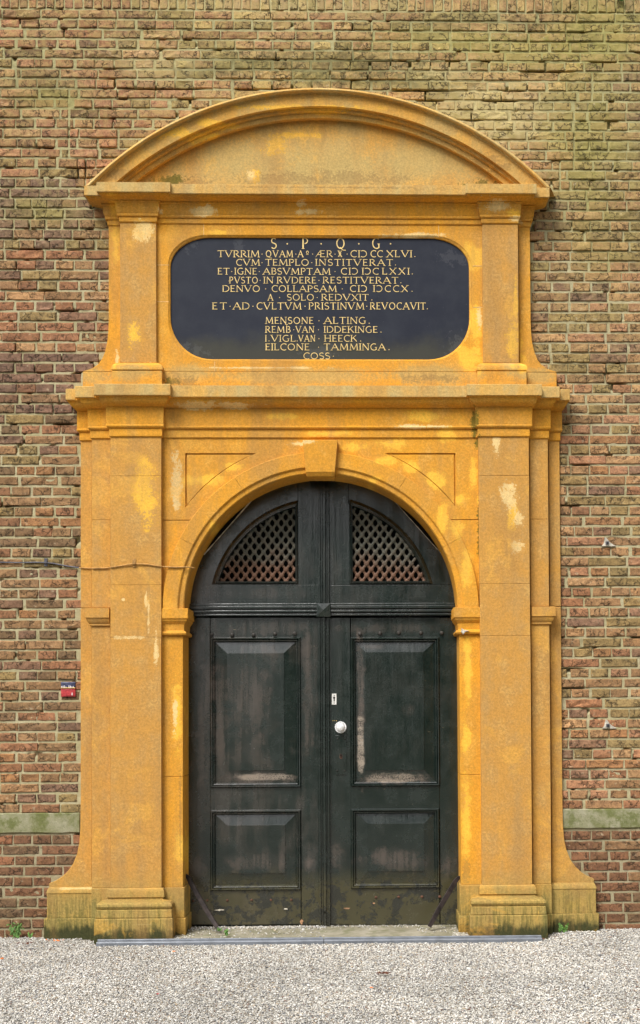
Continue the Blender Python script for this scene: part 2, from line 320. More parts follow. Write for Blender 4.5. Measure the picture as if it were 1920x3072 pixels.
def paint(name, sheen_amt, lowgreen=True):
    """old gloss paint, dark green, brownish reflections painted into its colour, with wavy brushed relief"""
    m = NT(name); a = m.noise(1.6, 6, .62, dist=.8); b = m.noise(9, 6, .65); gr = m.noise(14, 6, .65, stretch=(1, 1, .07)); f = m.noise(120, 5, .7); grh = m.noise(16, 5, .65, stretch=(.08, 1, 1))
    dk = m.mix(m.ramp(b, .35, .65), (.004, .010, .008, 1), (.008, .015, .012, 1))
    w = m.ramp(m.math('MULTIPLY_ADD', gr, .35, m.math('MULTIPLY', a, .65)), .46, .60, 0, sheen_amt)
    c = m.mix(w, dk, (.085, .068, .057, 1))  # brown tone lifted in the colour to stand for reflected surroundings
    nzz = m.math('MULTIPLY_ADD', f, .25, m.math('MULTIPLY', b, .75))
    grm = m.ramp(m.math('MULTIPLY_ADD', gr, .6, m.math('MULTIPLY', f, .4)), .42, .56, .25, 1.15)
    for q, k in PAINTED_SHEEN.get(name, []): c = m.mix(m.math('MULTIPLY', B(m, nzz, *q, p=-.17, amp=.6, soft=1.0), m.math('MULTIPLY', grm, k)), c, (.105, .083, .070, 1))  # broken gloss reflections painted in as brown patches
    for q in PAINTED_GLINT.get(name, []): c = m.mix(m.math('MULTIPLY', m.math('MULTIPLY', B(m, nzz, *q, p=-.17, amp=.25, soft=.5), .85), m.ramp(m.math('MULTIPLY_ADD', grh, .5, m.math('MULTIPLY', f, .5)), .44, .54)), c, (.34, .28, .22, 1))  # bright gravel reflections on the bevels, painted into the base colour
    x, y, z = m.sep()
    if lowgreen:
        h = m.math('MULTIPLY_ADD', b, .25, z)
        c = m.mix(m.ramp(h, ZG+.42, ZG+.62, .62, 0), c, (.080, .068, .028, 1))
        sc = m.noise(6, 7, .75, dist=.25)
        c = m.mix(m.math('MULTIPLY', m.ramp(h, ZG+.46, ZG+.52, 1, 0), m.ramp(sc, .50, .54, 0, .85)), c, (.018, .020, .017, 1))
    ch = m.math('MULTIPLY', m.ramp(m.noise(55, 4, .7, stretch=(.35, 1, 1)), .70, .73), m.ramp(m.noise(2.6, 3), .50, .60))
    c = m.mix(m.math('MULTIPLY', ch, .7), c, (.42, .33, .22, 1))
    ch2 = m.ramp(f, .74, .78, 0, .4); c = m.mix(ch2, c, (.35, .34, .30, 1))
    bp = m.bump(m.noise(2.2, 3, .5, stretch=(1, 1, .35)), .03, .35); bp = m.bump(m.math('ADD', gr, m.math('MULTIPLY', f, .35)), .0028, .8, bp)
    return m.fin(c, m.ramp(b, .3, .7, .16, .30), bp, .95)
PAINTED_GLINT = {'leaf_paint_left': [((790, 2331, 95, 12), )], 'leaf_paint_right': [((1184, 2333, 105, 17), ), ((1082, 2230, 12, 110), )], 'fan_paint': []}
PAINTED_GLINT = {k: [q[0] for q in v] for k, v in PAINTED_GLINT.items()}
PAINTED_SHEEN = {'leaf_paint_left': [((620, 2200, 26, 200), .6), ((660, 2150, 16, 180), .55), ((740, 2080, 70, 130), .45), ((925, 2080, 16, 180), .45), ((750, 1880, 200, 22), .35),
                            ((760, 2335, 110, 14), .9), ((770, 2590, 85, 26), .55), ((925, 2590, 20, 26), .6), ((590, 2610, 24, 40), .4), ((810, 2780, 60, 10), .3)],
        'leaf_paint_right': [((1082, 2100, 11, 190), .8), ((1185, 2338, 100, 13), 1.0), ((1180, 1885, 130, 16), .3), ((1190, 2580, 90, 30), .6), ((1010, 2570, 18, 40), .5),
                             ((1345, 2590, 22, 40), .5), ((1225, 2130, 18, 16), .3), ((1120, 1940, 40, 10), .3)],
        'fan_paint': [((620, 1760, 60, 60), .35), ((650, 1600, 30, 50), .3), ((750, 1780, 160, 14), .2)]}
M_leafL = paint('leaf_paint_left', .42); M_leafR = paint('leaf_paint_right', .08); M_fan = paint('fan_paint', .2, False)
M_dark = simple('dark_board', (.005, .004, .004, 1), .9); M_black = simple('interior_black', (.004, .004, .004, 1), .9)  # near-black tone of the set-back boards and joints, then the interior
m = NT('grille_iron'); z = m.sep()[2]; a = m.noise(40, 5, .7)
c = m.mix(m.ramp(a, .35, .65), (.065, .068, .052, 1), (.13, .115, .085, 1))
c = m.mix(m.ramp(m.math('MULTIPLY_ADD', m.noise(7, 4), .35, z), Zp(1720, -.17)+.17, Zp(1640, -.17)+.15, .75, .0), c, (.15, .06, .028, 1))
M_iron = m.fin(c, .6, m.bump(a, .002), .4)
M_rust = simple('rusty_bar', (.028, .020, .018, 1), .5, .3, 25, .6); M_bolt = simple('bolt_iron', (.05, .045, .04, 1), .45, .3)
M_rustb = simple('rust_bolt', (.11, .05, .03, 1), .7); M_nick = simple('brushed_nickel', (.80, .80, .80, 1), .3, .25, 20, .08, .0001)
M_plate = simple('white_plate', (.72, .70, .66, 1), .4, .1, 30, .06, .0001); M_wht = simple('chip_and_gap_light', (.60, .55, .45, 1), .8)  # white serves bare patches and the light painted in the fanlight gap
M_cab = simple('cable_grey', (.10, .10, .12, 1), .5); M_cabo = simple('cable_ochre', (.42, .23, .07, 1), .7)
M_alu = simple('aluminium', (.19, .205, .23, 1), .5, .35, 12, .18, .0004)
M_leaf = simple('weed_green', (.085, .19, .03, 1), .6); M_moist = simple('dead_leaf', (.10, .035, .018, 1), .7); M_org = simple('orange_leaf', (.62, .16, .03, 1), .6)
m = NT('threshold_stone'); a = m.noise(4, 6, .7); b = m.noise(60, 5, .7)
c = m.mix(m.ramp(a, .35, .65), (.20, .185, .12, 1), (.33, .30, .23, 1)); c = m.mix(m.ramp(m.noise(7, 5), .52, .66, 0, .6), c, (.12, .13, .045, 1)); c = m.mix(m.ramp(b, .62, .72, 0, .5), c, (.5, .47, .4, 1))
M_thr = m.fin(c, .9, m.bump(b, .003), .2)
m = NT('pebble'); oi = m.n('ShaderNodeObjectInfo'); cr = m.n('ShaderNodeValToRGB'); m.set(cr.inputs[0], oi.outputs['Random']); e = cr.color_ramp
e.interpolation = 'CONSTANT'
cl = [(0, (.66, .63, .57, 1)), (.16, (.84, .82, .77, 1)), (.36, (.50, .44, .36, 1)), (.46, (.38, .38, .38, 1)), (.60, (.60, .58, .53, 1)), (.72, (.17, .175, .19, 1)), (.81, (.56, .45, .32, 1)), (.85, (.92, .91, .88, 1)), (.97, (.26, .16, .12, 1))]
e.elements[0].position, e.elements[0].color = cl[0]; e.elements[1].position, e.elements[1].color = cl[1]
for p_, c_ in cl[2:]:
    q = e.elements.new(p_); q.color = c_
M_peb = m.fin(m.mix(1.0, m.mix(m.ramp(m.noise(260, 3), .3, .7, 0, .3), cr.outputs[0], (.3, .28, .25, 1)), m.mix(m.ramp(m.noise(.9, 5, .6), .38, .62), (.74, .735, .72, 1), (.90, .89, .87, 1)), 'MULTIPLY'), .8, None, .25)
m = NT('gravel_bed'); v = m.n('ShaderNodeTexVoronoi'); m.set(v.inputs[0], m.pos); v.inputs['Scale'].default_value = 95
c = m.mix(1.0, m.mix(m.ramp(v.outputs['Color'], .2, .8), (.20, .18, .15, 1), (.72, .68, .60, 1)), m.ramp(v.outputs['Distance'], .2, .8, 1, .35), 'MULTIPLY')
M_bed = m.fin(c, .9, m.bump(v.outputs['Distance'], -.006), .15)
M_lawn = simple('lawn', (.030, .048, .014, 1), .9, 0, 8, .4, .01); M_tree = simple('foliage', (.035, .055, .016, 1), .8, 0, 2, .4)

# ------------------------------------------------------------------ the portal
portal = thing('stone_portal', (XC, 0, ZG), 'ochre painted stone gateway with curved pediment, pilasters and round arch around the dark door', 'portal')
def both(fn):
    for s in (0, 1): fn((lambda x: x) if s == 0 else mx, s)
def flip(v, d=0): return [(mx(x)-d, y, z) for x, y, z in v]
def pp(name, vf, mat, mirror=False, **k):
    o = mk(name, vf[0], vf[1], mat, portal, **k)
    if mirror:
        mk(name, flip(vf[0], (0 if name != 'cornice_slab' else (.020 if min(q[0] for q in vf[0]) < P(280, 1170, .3).x else .008))), [tuple(reversed(f)) for f in vf[1]], mat, portal, **k)
    return o
BACK = .06
PO, PM, PF, PC = .03, .11, .18, .13           # lower order: outer band, middle band, pilaster, centre
UO, UF, UC = .06, .13, .10                    # upper order
# lower entablature: full run round the breaks
def run_path(xs, ps, py):
    """xs: left breaks (px); ps: protrusions of the successive faces"""
    pts = [(P(xs[0], py, ps[0]).x, BACK)]
    for i, x in enumerate(xs):
        if i: pts.append((P(x, py, ps[i]).x, -ps[i-1]))
        pts.append((P(x, py, ps[i]).x, -ps[i]))
    # last break steps back to the centre face
    return pts
def cutr(o, i): return (.020 if i < 2 else .008)*o/.12
def full_path(xs, ps, py, o=0):
    L = [(P(xs[0], py, ps[0]).x, BACK), (P(xs[0], py, ps[0]).x, -ps[0])]
    for i in range(1, len(xs)):
        x = P(xs[i], py, max(ps[i-1], ps[i])).x
        L += [(x, -ps[i-1]), (x, -ps[i])]
    idx = [0, 0]+[i for i in range(1, len(xs)) for _ in (0, 1)]
    return L+[(mx(x)-cutr(o, i), y) for (x, y), i in reversed(list(zip(L, idx)))]
def entab(rows, ps, pf):
    """rows: (py, xs, o)"""
    lv = []
    for py, xs, o in rows:
        q = [p+o for p in ps]; lv.append((P(397, py, pf+o).z, full_path(xs, q, py, o)))
    return loft(lv)
low = [(1155, (199, 226, 283, 511), .12), (1187, (199, 226, 283, 511), .12), (1188, (205, 238, 296, 505), .105), (1194, (206, 239, 297, 504), .10),
       (1200, (210, 243, 299, 502), .095), (1208, (218, 250, 303, 499), .08), (1214, (225, 256, 309, 496), .06), (1218, (229, 260, 315, 493), .04), (1220, (231, 262, 317, 491), .032)]
mid_ = [(1220.5, (231, 262, 317, 491), .031), (1274, (231, 264, 319, 490), .024), (1275, (229, 262, 317, 492), .030), (1279, (230, 263, 318, 491), .028), (1284, (235, 268, 324, 488), .018)]
arc_ = [(1284.5, (238, 270, 327, 486), .012), (1308, (238, 270, 327, 486), .012), (1312, (242, 275, 331, 484), .002)]
PSL = (PO, PM, PF, PC)
pp('cornice', entab(low, PSL, PF), M_low, smooth=25, bevel=.003)
pp('frieze', entab(mid_, PSL, PF), M_low, smooth=25, bevel=.002)
pp('architrave', entab(arc_, PSL, PF), M_low, bevel=.002)
# weathered top slabs of the cornice lie on the run: thin facing stones over the fascia
PSU = (UO, UF, UC)
def entabU(rows, pf=UF):
    lv = []
    for py, xs, o in rows:
        q = [p+o for p in PSU]; lv.append((P(400, py, pf+o).z, full_path(xs, q, py, o)))
    return loft(lv)
pp('upper_cornice_slab', entabU([(546, (252, 289, 511), .13), (575, (252, 289, 511), .13), (577, (257, 295, 507), .115)]), M_slab, bevel=.003)
pp('upper_cornice_moulding', entabU([(577.5, (258, 296, 506), .113), (583, (262, 300, 503), .105), (590, (276, 318, 496), .08), (596, (293, 334, 487), .06), (599, (303, 341, 482), .047)]), M_up, smooth=25)
pp('upper_frieze', entabU([(599.5, (303, 341, 481), .046), (604, (303, 341, 481), .046), (606, (307, 345, 478), .038), (630, (310, 347, 477), .032), (640, (316, 351, 474), .02), (644, (314, 350, 475), .024), (648, (316, 351, 474), .020), (650, (321, 356, 471), .012)]), M_up, smooth=25, bevel=.002)
pp('upper_architrave', entabU([(650.5, (322, 357, 471), .011), (664, (322, 357, 471), .011), (668, (326, 360, 469), .002)]), M_up, bevel=.002)
# cornice slab of the lower order reads paler: front facing stones
def facing(xa, xb, p, mat, y0=1154, y1=1187, nm='cornice_slab'):
    a = P(xa, y0, p); b = P(xb, y1, p)
    v, f = MB().box(a.x, b.x, -p-.006, -p+.1, P(397, y1, PF+.12).z+.002, P(397, y0, PF+.12).z+.006).v, MB().box(0, 1, 0, 1, 0, 1).f
    return v, f
pp('cornice_slab', facing(197, 226.5, PO+.12, 0), M_slab, True, bevel=.005)
pp('cornice_slab', facing(225, 283.5, PM+.12, 0), M_slab, True, bevel=.005)
pp('cornice_slab', facing(282, 512, PF+.12, 0), M_slab, True, bevel=.005)
v, f = facing(512.5, 960, PC+.12, 0); v = [(x if x < XC-.3 else XC-.001, y, z) for x, y, z in v]; pp('cornice_slab', (v, f), M_slab, True, bevel=.003)

def blockx(xa, xb, ya, yb, p, back=BACK):
    """front face rectangle given in photo pixels at protrusion p"""
    ym = (ya+yb)/2; x0, x1 = P(xa, ym, p).x, P(xb, ym, p).x
    px = (xa+xb)/2
    m_ = MB().box(x0, x1, -p, back, P(px, yb, p).z, P(px, ya, p).z); return m_.v, m_.f
# lower pilaster shafts in ashlar blocks
G = .35
for ya, yb in [(1312, 1428), (1428, 1755), (1755, 1912), (1912, 2664)]:
    pp('shaft_block', blockx(331, 484, ya+G*(ya > 1312), yb-G*.5, PF), M_pil, True, bevel=.003)
for ya, yb in [(1312, 1560), (1560, 1824), (1878, 2664)]:
    pp('side_band_block', blockx(275, 331.5, ya+G, yb-G*.5, PM), M_pil, True, bevel=.004)
# outer band with the concave foot
for pts in [[(242, 1312), (242, 1824), (275.5, 1824), (275.5, 1312)],
            [(242, 1825.5), (242, 2380), (241, 2480), (238, 2528), (231, 2562), (219, 2592), (204, 2613), (186, 2630), (167, 2642), (147, 2650), (147, 2662), (275.5, 2662), (275.5, 1825.5)]]:
    L = [(P(a, b, PO).x, P(200, b, PO).z) for a, b in pts]
    pp('outer_band', plate([L], -PO, BACK), M_pil, True, bevel=.004)
# imposts on the side bands
def wrap(rows, xa, xb, base):
    lv = []
    for py, o in rows:
        xl = P(xa, py, base).x-o; xr = P(xb, py, base).x
        lv.append((P((xa+xb)/2, py, base+o).z, [(xl, BACK), (xl, -base-o), (xr, -base-o), (xr, BACK)]))
    return loft(lv)
pp('side_impost', wrap([(1824, .043), (1853, .043), (1855, .034), (1860, .032), (1868, .022), (1872, .012), (1875, .016), (1878, .012), (1879, .002)], 275, 331, PM), M_pil, True, smooth=25, bevel=.002)
# jambs with inner imposts
def wrapin(rows, xa, xb, base, yb=.30):
    lv = []
    for py, o in rows:
        xl = P(xa, py, base).x; xr = P(xb, py, base).x+o
        lv.append((P((xa+xb)/2, py, base+o).z, [(xl, yb), (xl, -base-o), (xr, -base-o), (xr, yb)]))
    return loft(lv)
XJ = 549
pp('impost', wrapin([(1825, .042), (1855, .042), (1857, .034), (1862, .032), (1870, .018), (1873, .012), (1892, .008), (1895, .022), (1900, .028), (1905, .022), (1907, .002)], 484, XJ, PC), M_low, True, smooth=25, bevel=.002)
for ya, yb in [(1907, 2330), (2330, 2662)]:
    pp('jamb_block', wrapin([(ya+G, 0), (yb-G*.5, 0)], 484, XJ, PC), M_jamb, True, bevel=.004)
pp('jamb_block', wrapin([(2662.5, .012), (2754, .012)], 484, XJ, PC), M_base, True, bevel=.004)
pp('jamb_plinth', wrapin([(2755, .022), (2845, .024)], 484, XJ, PC), M_base, True, bevel=.005)
# bases
def around(rows, xa, xb, base):
    lv = []
    for py, o in rows:
        xl = P(xa, py, base).x-o; xr = P(xb, py, base).x+o
        lv.append((P((xa+xb)/2, py, base+o).z, [(xl, BACK), (xl, -base-o), (xr, -base-o), (xr, BACK)]))
    return loft(lv)
pp('pilaster_base', around([(2664, .006), (2667, .016), (2673, .022), (2677, .023), (2692, .025), (2694, .012), (2699, .018), (2704, .045), (2708, .072), (2714, .087), (2720, .090), (2726, .084), (2729, .076)], 331, 484, PF), M_base, True, smooth=25)
pp('pilaster_base_block', around([(2729.5, .088), (2755, .092)], 331, 484, PF), M_base, True, bevel=.006)
pp('plinth', around([(2756, .098), (2850, .102)], 331, 484, PF), M_base, True, bevel=.008)
pp('side_base', blockx(274, 331, 2664.5, 2754, PM+.012), M_base, True, bevel=.004)
pp('side_plinth', blockx(271, 331, 2755, 2850, PM+.03), M_base, True, bevel=.004)
pp('outer_base', loft([(P(200, y, PO+.05).z, [(P(x0, y, PO+o).x, BACK), (P(x0, y, PO+o).x, -PO-o), (P(276, y, PO+o).x, -PO-o), (P(276, y, PO+o).x, BACK)]) for y, x0, o in
                       [(2663, 147, .028), (2668, 143, .038), (2676, 139, .045), (2680, 139, .046), (2683, 141, .042), (2754, 141, .042)]]), M_base, True, smooth=20)
pp('outer_plinth', blockx(131, 276, 2755.5, 2850, PO+.06), M_base, True, bevel=.006)

# arch
c0 = P(962, 1829, PC); AX, AZc = XC, c0.z
kr = (P(1439, 1829, .165).x-P(486, 1829, .165).x)/2/476.5
RO, RI = 475*kr, 411*kr
prof = [(RO, BACK), (RO, -.160), (RO-.004, -.165), (431*kr, -.165), (428*kr, -.160), (426*kr, -.150), (414*kr, -.148), (RI, -.140), (RI, .30)]
aj = [0.0, 27, 57, 84.5]
for s in (0, 1):
    for i in range(3):
        a0, a1 = radians(aj[i]+.05), radians(aj[i+1]-.05)
        if s: a0, a1 = pi-a1, pi-a0
        v, f = arc_sweep(prof, (AX, AZc), a0, a1, 22); mk('voussoir', v, f, M_low, portal, smooth=30)
kz0, kz1, kz2 = P(960, 1320, .22).z, P(960, 1417, .2).z, P(960, 1429, .2).z
lv = []
for z_, hw, p_ in [(kz0, 52.5, .215), (kz1, 44, .205), (kz1-.004, 43, .200), (kz2, 41.5, .185)]:
    h = hw*kr; lv.append((z_, [(AX-h, .0), (AX-h, -p_), (AX+h, -p_), (AX+h, .0)]))
v, f = loft(lv); mk('keystone', v, f, M_low, portal, bevel=.005)
# spandrel wall
def arcpts(r, a0, a1, n): return [(AX+r*cos(a0+(a1-a0)*i/n), AZc+r*sin(a0+(a1-a0)*i/n)) for i in range(n+1)]
xl = P(483, 1500, PC).x; zt = P(700, 1311, PC).z; zj = P(500, 1560, PC).z; rr = RO-.01
aJ = math.asin((zj-AZc)/rr); aJ2 = math.asin((zj-.004-AZc)/rr)
hx0 = P(556, 1400, PC).x; hz0 = P(700, 1360, PC).z; RP = 512*kr
zc_, xc_ = AZc+sqrt(RP**2-(hx0-AX)**2), AX-sqrt(RP**2-(hz0-AZc)**2)
A0, A1 = pi-math.asin((zc_-AZc)/RP), pi-math.asin((hz0-AZc)/RP)
hole = [(hx0, hz0)]+[(hx0, zc_)]+arcpts(RP, A0, A1, 14)[1:]
up = [(mx(xl), zt), (xl, zt), (xl, zj)]+arcpts(rr, pi-aJ, aJ, 60)+[(mx(xl), zj)]
hm = [(mx(x), z) for x, z in reversed(hole)]
v, f = plate([up, hole, hm], -PC, BACK); mk('spandrel_wall', v, f, M_low, portal, bevel=.003)
lo = [(xl, zj-.004)]+[(xl, AZc-.02)]+[(AX-rr, AZc-.02)]+arcpts(rr, pi, pi-aJ2, 12)
pp('spandrel_wall', plate([lo], -PC, BACK), M_low, True, bevel=.003)
# sunk spandrel panels with a sloping margin
def ctr(L): return (sum(a for a, b in L)/len(L), sum(b for a, b in L)/len(L))
cx_, cz_ = hx0+.16, hz0-.12
def shr(L, k): return [(x+(cx_-x)*k, z+(cz_-z)*k) for x, z in L]
L3 = [[(x, -PC+.004, z) for x, z in hole], [(x, -PC+.018, z) for x, z in shr(hole, .012)], [(x, -PC+.018, z) for x, z in shr(hole, .05)], [(x, -PC+.004, z) for x, z in shr(hole, .075)]]
L3 = [list(reversed(l)) for l in L3]
pp('spandrel_panel', nest(L3), M_low, True)

# upper storey
zc1, zc2 = P(500, 668, UC).z, P(500, 1114, UC).z
xu = P(468, 850, UC).x
x0, x1 = P(508, 880, UC).x, P(1416, 880, UC).x; hw = (x1-x0)/2; xo = (x0+x1)/2*0+XC
zT, zB = P(960, 706, UC).z, P(960, 1082, UC).z
def oval(ins):
    L = []; a = hw-ins; t, b_ = zT-ins, zB+ins
    for cxs, czs, q0, rx, rz in [(1, 1, 0, .30, .225), (-1, 1, pi/2, .30, .225), (-1, -1, pi, .31, .31), (1, -1, 3*pi/2, .31, .31)]:
        ox = XC+cxs*(a-rx); oz = (t-rz) if czs > 0 else (b_+rz)
        for i in range(13):
            g = q0+pi/2*i/12; L.append((ox+rx*cos(g), oz+rz*sin(g)))
    return L
ov = oval(0)
v, f = plate([[(xu, zc1), (mx(xu), zc1), (mx(xu), zc2), (xu, zc2)][::-1], ov], -UC, BACK); mk('tablet_surround', v, f, M_up, portal, bevel=.004)
L = [[(x, -UC, z) for x, z in oval(0)], [(x, -UC+.006, z) for x, z in oval(.006)], [(x, -UC+.010, z) for x, z in oval(.012)], [(x, -UC+.024, z) for x, z in oval(.014)]]
v, f = nest(L, False); mk('tablet_rim', v, f, M_up, portal, smooth=25)
plaque = mk('plaque', *plate([oval(.008)], -UC+.023, BACK), M_plaque, portal)
pp('upper_sill', blockx(469, 1453, 1115, 1158, UC+.012), M_up)
for (a, b), (c_, d_) in [((611, 669), (611, 706)), ((644, 1084), (644, 1114)), ((1316, 669), (1316, 712)), ((470, 795), (507, 795)), ((470, 905), (507, 905)), ((1419, 798), (1452, 798)), ((1419, 922), (1452, 922))]:
    A, Bb = P(a, b, UC), P(c_, d_, UC); w = .0022
    mb = MB().box(min(A.x, Bb.x)-(w if A.x-Bb.x < .01 and abs(A.z-Bb.z) > .01 else 0), max(A.x, Bb.x)+(w if abs(A.x-Bb.x) < .01 else 0), -UC-.0015, -UC+.02, min(A.z, Bb.z)-(w if abs(A.z-Bb.z) < .01 else 0), max(A.z, Bb.z)+(w if abs(A.z-Bb.z) < .01 else 0))
    mb.build('mortar_joint', M_joint, portal)
pp('upper_shaft', blockx(360, 469, 668.5, 1088, UF), M_pil, True, bevel=.005)
pp('upper_pilaster_base', around([(1088, .004), (1091, .030), (1095, .048), (1101, .054), (1108, .054), (1112, .046)], 360, 469, UF), M_up, True, smooth=25)
pp('upper_pedestal', around([(1112.5, .050), (1160, .050)], 360, 469, UF), M_up, True, bevel=.004)
L = [(P(a, b, UO).x, P(300, b, UO).z) for a, b in [(326, 668.5), (326, 960), (324.5, 1000), (321, 1030), (315, 1055), (306, 1077), (294, 1093), (278, 1104), (262, 1110), (250, 1113), (249, 1115), (361, 1115), (361, 668.5)]]
pp('upper_outer_band', plate([L], -UO, BACK), M_up, True, bevel=.004)
pp('upper_side_pedestal', blockx(248, 338, 1115.8, 1160, UO+.004), M_up, True, bevel=.004)

# pediment
pe = .165
A_, T_ = P(268, 547, pe), P(957, 264, pe)
hc = XC-A_.x; sg = T_.z-A_.z; RR = (hc*hc+sg*sg)/(2*sg); PZ = T_.z-RR; zb = P(400, 545, UF+.13).z
def ae(r): return math.asin(max(-1, min(1, (zb-PZ)/r)))
def rp(py, p): return P(957, py, p).z-PZ
prof = [(264, .06, 1), (263.5, .175, 0), (264.5, .186, 0), (268, .192, 0), (272, .186, 0), (275, .170, 0), (278, .156, 0), (282, .153, 0), (283, .153, 0), (283.5, .149, 0), (318, .145, 0), (321, .128, 0), (324, .112, 0), (325, .109, 0),
        (333, .107, 0), (335, .098, 0), (338, .084, 0), (341, .080, 0), (342, .083, 0), (354, .080, 0), (359, .050, 0), (361, .03, 0)]
pr = [(rp(y, p), -p) for y, p, k in prof]
rin = pr[-1][0]
pr = [(pr[0][0], BACK)]+pr[1:]+[(rin, BACK)]
def seg(i0, i1, name, mat, n=72):
    q = pr[i0:i1]; q = [(q[0][0], BACK)]+q+[(q[-1][0], BACK)] if i0 else q+[(q[-1][0], BACK)]
    v, f = arc_sweep(q, (XC, PZ), lambda r: ae(r), lambda r: pi-ae(r), n); return mk(name, v, f, mat, portal, smooth=30)
seg(0, 9, 'pediment_roll', M_slab); seg(9, 13, 'pediment_fascia', M_rake); seg(13, 23, 'pediment_moulding', M_rake)
rt = rin+.01; a0 = ae(rt)
L = [(XC+rt*cos(a0+(pi-2*a0)*i/60), PZ+rt*sin(a0+(pi-2*a0)*i/60)) for i in range(61)]
L = [(x, min(z, 99) if i not in (0, 60) else zb-.01) for i, (x, z) in enumerate(L)]
v, f = plate([L], -.03, BACK); mk('tympanum', v, f, M_tym, portal)

